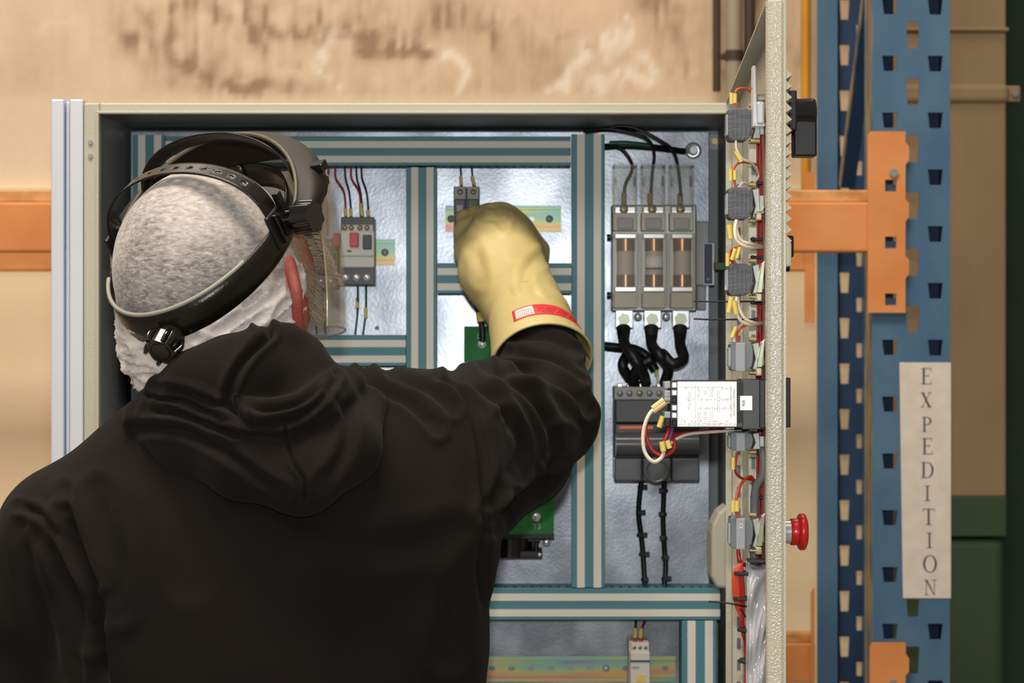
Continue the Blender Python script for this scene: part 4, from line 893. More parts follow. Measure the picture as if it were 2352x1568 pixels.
for i, (a, b, m, sh, wht) in enumerate(((248, 322, 'relay_grey', 0, 'dark grey switch block at the top of the door inside, beside the latch rod'), (430, 503, 'relay_grey', 0, 'dark grey switch block, second from the top inside the door'),
        (605, 678, 'relay_grey', 0, 'dark grey mottled switch block, third from the top inside the door'), (785, 852, 'relay_clear', 1, 'clear grey switch block just above the panel controller'),
        (992, 1034, 'relay_clear', 1, 'clear grey switch block half hidden just under the panel controller'), (1188, 1260, 'relay_clear', 1, 'clear grey switch block marked CE behind the red stop button'))):
    if m not in M_: mk('relay_clear', '6f757b', .2, coat=.4)
    contact_block(a, b, m, what=wht, shell=bool(sh), x0=1673 if i < 3 else 1678, x1=1730)
def clip(y0, y1, lab, iri=True):
    t = thing('fixing_clip', lab, 'clip', P(1748, y1, 2.085)); m = M_['passivated_bright']
    MB().prism([P(1749, y0, 2.08), P(1758, y0-8, 2.08), P(1751, y1-22, 2.08), P(1738, y1-22, 2.08)], (0, .012, 0)).build('strip', m, t, bevel=.0006)
    MB().pb(1736, y1-20, 1750, y1-2, 2.076, 2.09).build('clamp_box', m, t, bevel=.001); p = P(1743, y1-11, 2.0758); MB().cyl(p, p+Vector((0, -.0012, 0)), .0022, n=10).build('clamp_screw', M_['brass'], t)
mk('passivated_bright', 'c8d6b0', .18, metal=.8, col2='d8b8c0', nscale=60, lo=.4, hi=.6)
clip(480, 508, 'short shiny clip beside the second switch block inside the door'); clip(605, 694, 'long shiny clip beside the third switch block inside the door'); clip(785, 865, 'shiny clip beside the clear block above the panel controller'); clip(1185, 1276, 'shiny green tinted clip beside the CE switch block')
def latch():
    t = thing('door_latch', 'silver latch rod and bracket at the top inside of the door', 'latch', P(1742, 290, 2.08))
    MB().prism([P(1728, 292, 2.07), P(1740, 292, 2.07), P(1737, 150, 2.07), P(1729, 150, 2.07)], (0, .014, 0)).build('latch_rod', M_['zinc'], t, bevel=.0012)
    MB().pb(1738, 232, 1757, 286, 2.066, 2.10).build('latch_bracket', M_['zinc'], t, bevel=.0025, seg=3)
    MB().pb(1732, 280, 1758, 291, 2.068, 2.10).build('bracket_foot', M_['zinc'], t, bevel=.001)
    MB().cyl(P(1740, 226, 2.078), P(1756, 226, 2.078), .004, n=14).build('pivot_pin', M_['zinc_dull'], t)
    MB().cyl(P(1724, 324, 2.078), P(1745, 324, 2.078), .0022, n=10).build('bolt', M_['brass'], t)
latch()
def bundle():
    t = thing('red_wire_bundle', 'bundle of red wires running down the inside of the door beside the rim', 'wire bundle', P(1745, 1600, 2.13)); R = random.Random(5)
    for k in range(5):
        x = 1739+k*2.9; MB().tube([P(x+R.uniform(-2, 2), y, 2.125+.003*(k % 2)) for y in (296, 380, 470, 560, 650, 740, 820, 900, 990, 1080, 1170, 1260, 1330, 1420, 1500, 1600)], .0011, n=6, sub=4).build('red_wire', M_['wire_red'], t)
    for y in (420, 549, 590, 695, 1040, 1142, 1360, 1390, 1448, 1520):
        m = MB().pb(1731, y-3, 1757, y+4, 2.118, 2.136); m.pb(1725, y-4, 1733, y+3, 2.116, 2.124); m.build('cable_tie', M_['black_soft'], t, bevel=.0008)
bundle()
W = lambda lab, pts, m, mk_=(), r=.0013, mc='marker', nm='door_wire': wire(nm, lab, pts, r, m, markers=mk_, mcol=mc)
W('orange wire arching over the topmost switch block', [(1690, 252, 2.09), (1688, 225, 2.09), (1692, 207, 2.09), (1710, 203, 2.10), (1728, 212, 2.11)], 'wire_orange', [(1680, 226, 2.09, 0, 26), (1688, 226, 2.09, 0, 22)])
W('white wire with a slanting yellow sleeve under the topmost switch block', [(1690, 322, 2.09), (1692, 345, 2.09), (1705, 365, 2.09), (1728, 375, 2.10), (1742, 400, 2.12)], 'wire_white', [(1695, 360, 2.086, 15, 24)])
W('red wire hooped between the first and second switch blocks', [(1690, 432, 2.09), (1686, 410, 2.09), (1686, 385, 2.09), (1705, 372, 2.10), (1738, 378, 2.12)], 'wire_orange', [(1678, 402, 2.088, 0, 28), (1688, 402, 2.088, 0, 22)])
W('white wire hooped low between the first and second switch blocks', [(1696, 431, 2.09), (1708, 420, 2.10), (1725, 425, 2.11), (1742, 405, 2.12), (1735, 380, 2.12)], 'wire_white')
W('white wire looping right below the second switch block', [(1691, 505, 2.09), (1688, 530, 2.086), (1694, 555, 2.085), (1720, 568, 2.09), (1750, 568, 2.12)], 'wire_white', [(1676, 532, 2.088, 4, 32)], .0018)
W('second white wire nested inside the loop below the second switch block', [(1693, 505, 2.095), (1692, 530, 2.09), (1702, 552, 2.09), (1725, 560, 2.095), (1750, 566, 2.12)], 'wire_white', (), .0018)
W('orange wire with two pale sleeves above the third switch block', [(1690, 606, 2.09), (1682, 590, 2.09), (1690, 572, 2.09), (1712, 562, 2.10), (1742, 572, 2.12)], 'wire_orange', [(1685, 584, 2.086, 8, -26), (1696, 580, 2.086, 8, -26)], mc='marker')
W('red wire with a yellow sleeve left above the third switch block', [(1686, 608, 2.095), (1677, 592, 2.095), (1680, 575, 2.1), (1700, 566, 2.11)], 'wire_red', [(1671, 596, 2.088, 0, 30)])
W('white wire fanning out below the third switch block', [(1692, 682, 2.09), (1690, 710, 2.088), (1700, 735, 2.088), (1722, 746, 2.095), (1748, 744, 2.12)], 'wire_white', [(1677, 700, 2.086, 7, -36)], .0017)
W('second white wire fanning out below the third switch block', [(1695, 682, 2.095), (1698, 710, 2.092), (1712, 732, 2.092), (1735, 742, 2.1), (1750, 742, 2.12)], 'wire_white', [(1688, 706, 2.086, 6, 30)], .0017)
W('red wire with a yellow sleeve above the clear switch block over the controller', [(1694, 788, 2.09), (1692, 770, 2.09), (1702, 752, 2.09), (1725, 745, 2.1), (1745, 748, 2.12)], 'wire_orange', [(1686, 763, 2.086, 9, -24)])
W('red wire looping under the controller to the bundle', [(1694, 1038, 2.09), (1690, 1060, 2.09), (1690, 1085, 2.09), (1704, 1098, 2.1), (1728, 1102, 2.11), (1740, 1120, 2.12)], 'wire_red', [(1684, 1064, 2.086, 0, 28)])
W('orange wire with a yellow sleeve above the CE switch block', [(1694, 1190, 2.09), (1690, 1165, 2.09), (1693, 1135, 2.09), (1706, 1105, 2.1), (1724, 1094, 2.11), (1736, 1110, 2.12)], 'wire_orange', [(1684, 1162, 2.086, 0, 26), (1693, 1162, 2.086, 0, 24)], .0016)
W('short red wire under the CE switch block', [(1696, 1258, 2.09), (1696, 1275, 2.09), (1702, 1290, 2.09), (1712, 1298, 2.1)], 'wire_red', (), .0018)
wire('grey_cable', 'grey sheathed cable curving down behind the controller to the bottom of the door', [(1688, 988, 2.12), (1722, 992, 2.115), (1742, 1010, 2.108), (1753, 1045, 2.10), (1752, 1090, 2.10), (1736, 1120, 2.105), (1733, 1170, 2.11), (1733, 1230, 2.11), (1732, 1290, 2.11), (1733, 1420, 2.12), (1734, 1600, 2.12)], .0042, 'wire_grey', cat='cable', n=12)
wire('control_wire', 'white wire looping out to the left of the panel controller', [(1540, 921, 2.09), (1518, 930, 2.085), (1492, 950, 2.08), (1478, 990, 2.08), (1480, 1035, 2.08), (1500, 1060, 2.08), (1520, 1050, 2.085), (1526, 1030, 2.09)], .0019, 'wire_white', markers=[(1514, 934, 2.082, 28, -20)], mcol='marker_pale', n=10)
wire('control_wire', 'red wire looping inside the white one, left of the panel controller', [(1541, 917, 2.092), (1510, 932, 2.09), (1487, 960, 2.088), (1484, 1000, 2.088), (1500, 1035, 2.088), (1525, 1046, 2.088), (1545, 1035, 2.09), (1550, 1015, 2.092), (1538, 1000, 2.095)], .0018, 'wire_red', markers=[(1512, 928, 2.082, 26, -20)], mcol='marker_pale', n=10)
wire('control_wire', 'violet wire under the terminals of the panel controller', [(1545, 980, 2.09), (1540, 1000, 2.086), (1530, 1020, 2.084), (1522, 1034, 2.086)], .0016, 'wire_violet')
wire('control_wire', 'short red wire beside the violet one under the controller terminals', [(1538, 978, 2.088), (1532, 1000, 2.083), (1524, 1015, 2.083)], .0018, 'wire_red', markers=[(1518, 968, 2.083, -8, 26), (1522, 1025, 2.082, 4, 22), (1535, 1020, 2.083, 6, 18)])
wire('control_wire', 'white wire running back from the controller terminals to the grey cable', [(1532, 1028, 2.09), (1550, 1010, 2.095), (1580, 997, 2.10), (1630, 992, 2.11), (1690, 988, 2.12)], .0016, 'wire_white')
wire('control_wire', 'red wire beside the white one running back to the grey cable', [(1540, 1002, 2.10), (1570, 994, 2.105), (1600, 992, 2.11), (1660, 986, 2.115)], .0016, 'wire_red')
def coil():
    t = thing('wire_coil', 'long hank of spare orange red wire tied up at the bottom of the door', 'wire bundle', P(1708, 1420, 2.1)); R = random.Random(9)
    for k in range(7):
        o = R.uniform(-4, 4); l = 1688+k*3.0; MB().tube([P(1706, 1292+R.uniform(-3, 3), 2.09), P(l-2, 1310, 2.088), P(l-4+k, 1350, 2.088), P(l+2, 1390, 2.09), P(1706+o*.5, 1425+4*k, 2.095), P(1712, 1460+k*3, 2.1)], .0013, n=6).build('strand', M_['wire_orange'] if k < 4 else M_['wire_red'], t)
    MB().tube([P(1714, 1440, 2.1), P(1712, 1480, 2.105), P(1713, 1540, 2.11), P(1711, 1600, 2.11)], .0016, n=6).build('strand', M_['wire_red'], t)
    for x, y, w_ in ((1708, 1318, 14), (1706, 1376, 14), (1710, 1448, 8), (1712, 1520, 8)): MB().pb(x-w_, y-4, x+w_, y+4, 2.080, 2.1).pb(x-w_-7, y-5, x-w_+1, y+3, 2.082, 2.09).build('cable_tie', M_['black_soft'], t, bevel=.0008)
    MB().tube([P(1716, 1393, 2.085), P(1690, 1388, 2.08), P(1660, 1383, 2.08), P(1628, 1381, 2.08)], .0009, n=6).build('tie_tail', M_['black_soft'], t)
    MB().tube([P(1700, 1397, 2.085), P(1712, 1415, 2.085), P(1726, 1432, 2.09)], .0009, n=6).build('tie_tail', M_['black_soft'], t)
coil()
for y, l in ((692, 'upper thin black tie tail sticking out level beside the fuse holders'), (733, 'lower thin black tie tail sticking out level beside the fuse holders')):
    t = thing('tie_tail', l, 'cable tie', P(1660, y, 2.12)); MB().tube([P(1593, y-1, 2.12), P(1640, y+.5, 2.12), P(1735, y, 2.125)], .0009, n=6, sm=True).build('tail', M_['black_soft'], t); MB().pb(1733, y-4, 1741, y+4, 2.118, 2.128).build('tie_head', M_['black_soft'], t, bevel=.0006)
def sleeve():
    t = thing('document_sleeve', 'crinkled clear plastic document sleeve inside the bottom of the door', 'plastic sleeve', P(1742, 1700, 2.1))
    a = P(1719, 0, 2.06).x; b = P(1764, 0, 2.06).x; z1 = P(0, 1292, 2.06).z; z0 = P(0, 1720, 2.06).z
    fn = lambda off: (lambda u, v: Vector((a+(b-a)*u+.0006*math.sin(9*v), 2.06+.05*(u)**2*0+off+.012*math.sin(math.pi*u)*math.cos(v*5)*.5+.003*math.sin(23*v+5*u)+.002*math.sin(50*v*u+3), z1+(z0-z1)*v-(.006*math.sin(math.pi*u) if v < .02 else 0))))
    MB().sheet(fn(0), 14, 60, .0003).build('front_film', M_['clear_sleeve'], t); MB().sheet(fn(.02), 14, 60, .0003).build('rear_film', M_['clear_sleeve'], t)
    MB().pb(1729, 1385, 1752, 1720, 2.068, 2.070).build('folded_paper', M_['sleeve_paper'], t)
    MB().pb(1722, 1288, 1765, 1294, 2.055, 2.085).build('black_edge', M_['black_soft'], t, bevel=.001)
mk('sleeve_paper', 'b9b6bb', .5)
sleeve()
# ------------------------------------------------------------ the electrician
mk('skin', 'b98468', .5, col2='ad7058', nscale=30, bump=.1); mk('ear_skin', 'b05c50', .55, col2='983f3a', nscale=40)
mk('hoodie', '1a1613', .95, col2='14110f', nscale=9, bump=.35, bscale=900, sheen=.02, bdist=.0006, spec=.15)
mk('trousers', '23262c', .9, bump=.2, bscale=700)
mk('boot', '1a1816', .6); mk('beard', '9a8b78', .7)
mk('glove', 'bfb07a', .5, col2='b3a268', nscale=14, bump=.05, bscale=200)
mk('glove_red', 'd8383c', .45); mk('headgear', '14120d', .28, bump=.15, bscale=300); mk('guard', '18140d', .6, bump=.1, bscale=200); mk('guard_in', '14110d', .5)
def cap_mat():
    m = bpy.data.materials.new('hair_cap'); m.use_nodes = True; nt = m.node_tree; N = nt.nodes; L = nt.links; b = N['Principled BSDF']
    b.inputs['Roughness'].default_value = .75; b.inputs['Sheen Weight'].default_value = .3
    a = N.new('ShaderNodeVertexColor'); a.layer_name = 'hair'
    tc = N.new('ShaderNodeTexCoord'); mp = N.new('ShaderNodeMapping'); mp.inputs['Rotation'].default_value = (.2, .9, .3); mp.inputs['Scale'].default_value = (1, 1.6, 2.6); L.new(tc.outputs['Object'], mp.inputs[0])
    n = N.new('ShaderNodeTexNoise'); n.inputs['Scale'].default_value = 120; n.inputs['Detail'].default_value = 9; n.inputs['Distortion'].default_value = .5; n.inputs['Roughness'].default_value = .62; L.new(mp.outputs[0], n.inputs['Vector'])
    r = N.new('ShaderNodeValToRGB'); r.color_ramp.elements[0].position = .34; r.color_ramp.elements[1].position = .68; r.color_ramp.elements[0].color = (*lin('57514f'), 1); r.color_ramp.elements[1].color = (*lin('aea7a1'), 1); L.new(n.outputs['Fac'], r.inputs[0])
    mx = N.new('ShaderNodeMix'); mx.data_type = 'RGBA'; L.new(a.outputs['Color'], mx.inputs[0]); L.new(r.outputs[0], mx.inputs[7]); mx.inputs[6].default_value = (*lin('ddd3cc'), 1)
    L.new(mx.outputs[2], b.inputs['Base Color'])
    bp = N.new('ShaderNodeBump'); bp.inputs['Strength'].default_value = .5; bp.inputs['Distance'].default_value = .001; L.new(n.outputs['Fac'], bp.inputs['Height']); L.new(bp.outputs[0], b.inputs['Normal'])
    M_['hair_cap'] = m
cap_mat()
HC = P(465, 525, 2.15)
HR = Matrix.Rotation(math.radians(-25), 3, 'Z') @ Matrix.Rotation(math.radians(35), 3, 'X') @ Matrix.Rotation(math.radians(-6), 3, 'Y')
def H(x, y, z): return HC+HR @ Vector((x, y, z))
SH_L = P(150, 1235, 2.17); SH_R = P(965, 1018, 2.19); EL = P(1268, 972, 2.42); WR = P(1166, 672, 2.655)
PX = SH_L.x*.5+SH_R.x*.5
PER = thing('person', 'person seen from behind in black hoodie and white hair cap, right arm raised', 'person', (-.245, 2.18, 0))
def hand(f, w_, dirn, palm_n, side, s=1., k=.006):   # relaxed hand: wrist, pointing direction, palm normal, thumb side
    d = Vector(dirn).normalized(); n = Vector(palm_n); n = (n-d*n.dot(d)).normalized(); t = d.cross(n)*side
    f.cap(w_, w_+d*.03*s, .024*s, .026*s, .01); 
    for i, (o, L_) in enumerate(((.030, .070), (.010, .078), (-.011, .072), (-.030, .058))):
        m = w_+d*.088*s+t*o*s; f.cap(w_+d*.02*s+t*o*.6*s, m, .014*s, .0115*s, .012)
        a = m+(d*.93+n*.30)*L_*.45*s; b = a+(d*.72+n*.68)*L_*.32*s; c = b+(d*.45+n*.88)*L_*.24*s
        f.cap(m, a, .0098*s, .0088*s, k); f.cap(a, b, .0088*s, .008*s, k*.5); f.cap(b, c, .008*s, .0068*s, k*.5)
    th = w_+d*.03*s+t*.028*s; a = th+(d*.6+t*.65+n*.4)*.036*s; b = a+(d*.85+t*.2+n*.4)*.034*s; c = b+(d*.8-t*.1+n*.5)*.024*s
    f.cap(w_+d*.012*s, th, .018*s, .016*s, .012); f.cap(th, a, .015*s, .012*s, .008); f.cap(a, b, .0118*s, .0105*s, k); f.cap(b, c, .0105*s, .0085*s, k)
LEL = Vector((SH_L.x-.055, 2.20, 1.055)); LWR = Vector((SH_L.x-.045, 2.30, .835))
def body():
    f = Field((-.62, 1.98, -.01), (.16, 2.75, 1.78), .0065); v = lambda *a: np.array(a, float)
    hip = Vector((-.25, 2.2, .92))
    for s_ in (-1, 1):
        h = hip+Vector((s_*.085, 0, -.02)); kn = Vector((-.25+s_*.105, 2.17, .50)); an = Vector((-.25+s_*.12, 2.2, .10))
        f.chain([h, kn, an], [.078, .05, .034], .03); f.cap(an+Vector((0, -.01, -.055)), an+Vector((s_*.02, .15, -.068)), .036, .03, .03)
    f.ell((-.25, 2.2, .95), (.155, .105, .13), k=.04); f.ell((-.25, 2.2, 1.08), (.14, .10, .16), k=.05); f.ell((-.25, 2.185, 1.25), (.165, .105, .17), k=.05)
    f.cap(SH_L, P(560, 1080, 2.18), .05, .075, .03); f.cap(SH_R, P(560, 1080, 2.18), .05, .075, .03)
    f.chain([SH_L, LEL, LWR], [.05, .038, .026], .02); f.chain([SH_R, EL, WR], [.05, .038, .027], .02)
    hand(f, LWR, LWR-LEL+Vector((.0, -.03, 0)), (1, .1, 0), 1)
    # hidden inside the glove: the real right hand
    hand(f, WR, P(1150, 540, 2.76)-WR, (-.6, .6, -.2), -1, .8)
    nk = H(0, -.045, -.09); f.cap(P(545, 1040, 2.2), nk, .066, .056, .03)
    # head: cranium, face, jaw, brow, nose, lips, chin
    f.ell(H(0, -.012, -.025), (.072, .092, .080), HR, .01); f.ell(H(0, .036, -.070), (.073, .058, .085), HR, .02); f.cap(H(-.035, .0, -.12), H(0, .072, -.135), .022, .018, .03); f.cap(H(.035, .0, -.12), H(0, .072, -.135), .022, .018, .03)
    f.cap(H(-.03, .078, -.028), H(.03, .078, -.028), .011, .011, .012); f.cap(H(0, .088, -.035), H(0, .108, -.072), .007, .012, .008)
    for s_ in (-1, 1):
        f.ell(H(s_*.03, .088, -.042), (.014, .008, .009), HR, .004, sub=True); f.ell(H(s_*.03, .079, -.042), (.011, .011, .011), HR, .001); f.cap(H(s_*.012, .1, -.076), H(s_*.012, .098, -.077), .007, .006, .005)
    f.cap(H(-.02, .088, -.095), H(.02, .088, -.095), .007, .007, .006); f.cap(H(-.018, .087, -.107), H(.018, .087, -.107), .007, .007, .004)
    V, Q = f.mesh(); V = relax(V, Q, 1); np_build('body', V, Q, M_['skin'], PER)
    # right ear standing out from under the cap, left one mirrored
    for s_ in (1, -1):
        f = Field(np.array(H(s_*.085, -.012, -.09))-.055, np.array(H(s_*.085, -.012, -.09))+.055, .0016)
        O = lambda a, y, z: H(s_*(a-.012), y-.010, z-.012)
        rim = [O(.082, .016, -.042), O(.098, .006, -.034), O(.108, -.010, -.038), O(.110, -.020, -.055), O(.106, -.026, -.073), O(.101, -.028, -.088), O(.093, -.022, -.100), O(.084, -.010, -.096)]
        rs = [.0038, .0042, .0046, .0048, .0046, .0046, .0056, .0045]; q = []; qr = []; E = [rim[0]]+rim+[rim[-1]]
        for i in range(1, len(E)-2):
            for k in range(5):
                t_ = k/5; p0, p1, p2, p3 = E[i-1:i+3]; q.append(.5*((2*p1)+(p2-p0)*t_+(2*p0-5*p1+4*p2-p3)*t_*t_+(3*p1-p0-3*p2+p3)*t_**3)); qr.append(rs[i-1]*(1-t_)+rs[i]*t_)
        f.chain(q, qr, .003); ER = HR @ Matrix.Rotation(math.radians(-14*s_), 3, 'Z'); f.ell(O(.096, -.010, -.066), (.0072, .016, .031), ER, .008); f.ell(O(.091, -.018, -.090), (.008, .011, .013), HR, .010); f.cap(O(.076, .006, -.05), O(.076, .006, -.09), .012, .01, .01)
        f.ell(O(.104, .010, -.064), (.008, .010, .018), HR, .004, sub=True)
        V, Q = f.mesh(); V = relax(V, Q, 5); o = np_build('ear', V, Q, M_['ear_skin'], PER)
        if s_ == 1: o['label'] = 'reddened right ear showing below the cap'
body()
def beard():
    R = random.Random(4); mb = MB()
    for i in range(4200):
        a = R.uniform(-1.3, 1.3); zz = R.uniform(-.145, -.05); rr = .080+(.003 if abs(a) < .8 else .0)
        x = rr*math.sin(a)*1.08; y = .036+.058*math.cos(a); p = H(x, y, zz); d = HR @ Vector((math.sin(a)*.5+R.uniform(-.5, .5), math.cos(a)*.5+R.uniform(-.4, .4), -1+R.uniform(-.4, .4))).normalized()
        if (zz > -.085 and abs(a) < .55) or zz < -.112: continue
        L_ = R.uniform(.006, .013); s_ = d.orthogonal().normalized()*.0008; q = p+d*L_*.5+HR @ Vector((math.sin(a), math.cos(a), 0))*.004
        mb.add([p-s_, p+s_, q+s_*.7, q-s_*.7, p+d*L_], [(0, 1, 2, 3), (3, 2, 4)])
    tag(mb.build('beard', M_['beard'], PER), kind='stuff')
    mb = MB()
    for i in range(900):                      # sideburn wisps in front of the right ear
        zz = R.uniform(-.125, -.03); y = R.uniform(.0, .05); x = .074+R.uniform(0, .008)-(y*.25); p = H(x, y, zz); d = (HR @ Vector((R.uniform(0, .5), R.uniform(-.3, .6), -1))).normalized(); L_ = R.uniform(.006, .016); s_ = d.orthogonal().normalized()*.0005
        mb.add([p-s_, p+s_, p+d*L_], [(0, 1, 2)])
    tag(mb.build('sideburn', M_['beard'], PER), kind='stuff')
beard()
def cap():
    f = Field(np.array(HC)-.19, np.array(HC)+.16, .003)
    f.ell(H(-.003, -.018, -.030), (.083, .107, .094), HR, .01)
    f.ell(H(.022, -.030, -.075), (.062, .066, .058), HR, .03); f.ell(H(-.034, -.062, -.085), (.056, .062, .058), HR, .03); f.ell(H(.046, -.030, -.072), (.037, .058, .045), HR, .015); f.ell(H(0, .088, -.118), (.13, .082, .078), HR, .01, sub=True); f.ell(H(0, -.085, -.09), (.06, .05, .05), HR, .03)
    n = HR @ Vector((0, -.42, .9)); f.cut(H(0, .02, -.098), n)          # hem plane: leaves face, ears and neck free
    V, Q = f.mesh()
    n2 = HR @ Vector((0, -1, .25)); 
    V = relax(V, Q, 2); N = vnormals(V, Q)
    loc = (V-np.array(HC)) @ np.array(HR)     # local head coordinates
    bag = 1/(1+np.exp(-( -loc[:, 2]-.055-.25*(loc[:, 1]+.02))/.010))
    p = np.stack([loc[:, 0], loc[:, 1], loc[:, 2]*3.0], 1)
    wr = (1-np.abs(vnoise(p, 42, 3)))**3*.0068+(1-np.abs(vnoise(p, 80, 5)))**3*.003
    V = V+N*(wr*bag+vnoise(loc, 40, 8)*.0007)[:, None]
    # fine pleats gathered in the crown fabric
    px = px_of(V)
    for pts, w_, a in (([(480, 590), (560, 650)], 4, .0014), ([(322, 650), (330, 700)], 5, .0012), ([(350, 470), (450, 450), (560, 500)], 26, -.0012), ([(430, 560), (520, 540)], 12, .0006)): V = V+N*(a*np.exp(-(seg_dist(px, pts)/w_)**2))[:, None]
    c = (V[Q[:, 0]]+V[Q[:, 2]])/2
    o = np_build('hair_cap', V, Q, M_['hair_cap'], PER)
    hair = np.clip((1-bag)*(.78+.28*vnoise(loc, 22, 4)-(V[:, 2]-HC.z)*3.)+.12, 0, 1); col = np.ones((len(V), 4), np.float32); col[:, :3] = hair[:, None]
    me = o.data
    if len(me.vertices) == len(V): at = me.color_attributes.new('hair', 'FLOAT_COLOR', 'POINT'); at.data.foreach_set('color', col.ravel())
    o['label'] = 'white gathered hair cap'
cap()
FOLD = 2.1
def folds(V, N, L_):
    px = px_of(V); out = np.zeros(len(V)); face = np.clip(-N[:, 1]*2+.8, 0, 1)
    for pts, w_, dep, ridge in L_:
        sm = [];
        E = [pts[0]]+list(pts)+[pts[-1]]
        for i in range(1, len(E)-2):
            for k in range(4):
                t = k/4; p0, p1, p2, p3 = [np.array(q, float) for q in E[i-1:i+3]]; sm.append(.5*((2*p1)+(p2-p0)*t+(2*p0-5*p1+4*p2-p3)*t*t+(3*p1-p0-3*p2+p3)*t**3))
        sm.append(np.array(pts[-1], float)); d = seg_dist(px, sm)
        # taper the crease at its ends
        e = np.minimum(np.linalg.norm(px-sm[0], axis=1), np.linalg.norm(px-sm[-1], axis=1)); tp = np.clip(e/(w_*2.5), .15, 1)
        out += tp*(-dep*np.exp(-(d/w_)**2)+ridge*np.exp(-((d-1.9*w_)/(w_*1.1))**2))
    return V+N*(out*face*FOLD/1000.)[:, None]
def hoodie():
    f = Field((-.66, 1.93, .86), (.16, 2.66, 1.62), .0036)
    f.ell(P(610, 1700, 2.185), (.222, .135, .33), k=.03); f.ell(P(600, 1330, 2.175), (.226, .128, .22), k=.06); f.ell(P(600, 2150, 2.19), (.205, .13, .16), k=.05)
    f.cap(P(480, 1085, 2.17), SH_L, .062, .066, .03); f.cap(P(330, 1150, 2.165), P(200, 1215, 2.17), .066, .066, .02)
    f.cap(P(640, 1050, 2.17), SH_R, .078, .066, .035); f.cap(P(700, 1100, 2.16), P(960, 1150, 2.18), .09, .085, .05)
    f.cap(P(480, 1150, 2.15), P(800, 1150, 2.15), .085, .085, .06)
    # raised right sleeve, baggy under the arm
    f.cap(SH_R, P(1120, 975, 2.31), .070, .062, .03); f.cap(P(1120, 975, 2.31), P(1272, 965, 2.42), .060, .047, .025); f.cap(P(1010, 1100, 2.22), P(1205, 1065, 2.36), .056, .050, .03); f.cap(P(960, 1130, 2.2), P(1080, 1150, 2.27), .045, .045, .04)
    f.cap(P(1272, 958, 2.42), P(1343, 956, 2.43), .044, .013, .012)
    f.chain([P(1262, 965, 2.42), P(1252, 893, 2.475), P(1243, 832, 2.53), P(1217, 745, 2.577)], [.050, .048, .0455, .040], .02)
    # hanging left sleeve
    f.chain([SH_L, P(95, 1400, 2.18), LEL+Vector((.006, 0, 0)), LWR+Vector((0, 0, .035))], [.066, .064, .056, .042], .02)
    V, Q = f.mesh(); V = relax(V, Q, 3); N = vnormals(V, Q)
    F_ = [([(45, 1165), (90, 1180), (150, 1235), (200, 1300), (230, 1345)], 9, 3.2, 1.6), ([(150, 1180), (180, 1260), (215, 1330), (232, 1420), (236, 1568)], 13, 9, 3),
          ([(105, 1230), (150, 1310), (190, 1390), (215, 1470)], 16, 2.5, 2.2), ([(60, 1220), (75, 1330), (110, 1450), (130, 1560)], 18, 2, 1.8), ([(150, 1130), (180, 1220), (230, 1330)], 14, 1.5, 1.5), ([(230, 1130), (250, 1210), (270, 1300), (270, 1400)], 20, 1.6, 1.8),
          ([(1000, 870), (1060, 905), (1090, 980), (1105, 1070), (1103, 1180), (1104, 1260)], 7, 3., 1.4), ([(1103, 1190), (1106, 1300), (1112, 1400)], 10, 4, 0),
          ([(835, 868), (855, 890), (930, 920), (1000, 985)], 12, 2.6, 2.4), ([(830, 862), (850, 885), (850, 940), (815, 1010)], 11, 3, 2), ([(890, 862), (930, 880), (985, 895), (1040, 940)], 11, 1.8, 1.8),
          ([(1040, 862), (1100, 890), (1150, 940), (1190, 1010), (1180, 1090)], 12, 3.4, 3), ([(1110, 858), (1180, 880), (1235, 930), (1265, 1000), (1255, 1060)], 12, 3, 2.8), ([(1150, 850), (1240, 865), (1310, 900), (1345, 945)], 10, 3.5, 3), ([(1180, 815), (1260, 830), (1330, 880)], 9, 2.2, 2.4),
          ([(1190, 780), (1260, 775), (1320, 810)], 9, 2, 2), ([(1150, 960), (1165, 1020), (1150, 1100), (1110, 1180)], 13, 2.6, 2.4), ([(1290, 1000), (1270, 1070), (1200, 1140), (1120, 1210)], 13, 2.5, 2.2),
          ([(700, 1230), (860, 1260), (1040, 1230)], 30, 1.3, 1.3), ([(1090, 1300), (1040, 1380), (1030, 1500)], 26, 1.6, 1.6), ([(330, 1060), (420, 1200), (440, 1330)], 30, 1, 1.2)]
    V = folds(V, N, F_); V = V+N*(vnoise(V, 16, 31)*.0016+vnoise(V, 38, 32)*.0007)[:, None]
    return np_build('hoodie', V, Q, M_['hoodie'], PER)
HOOD_P = hoodie()
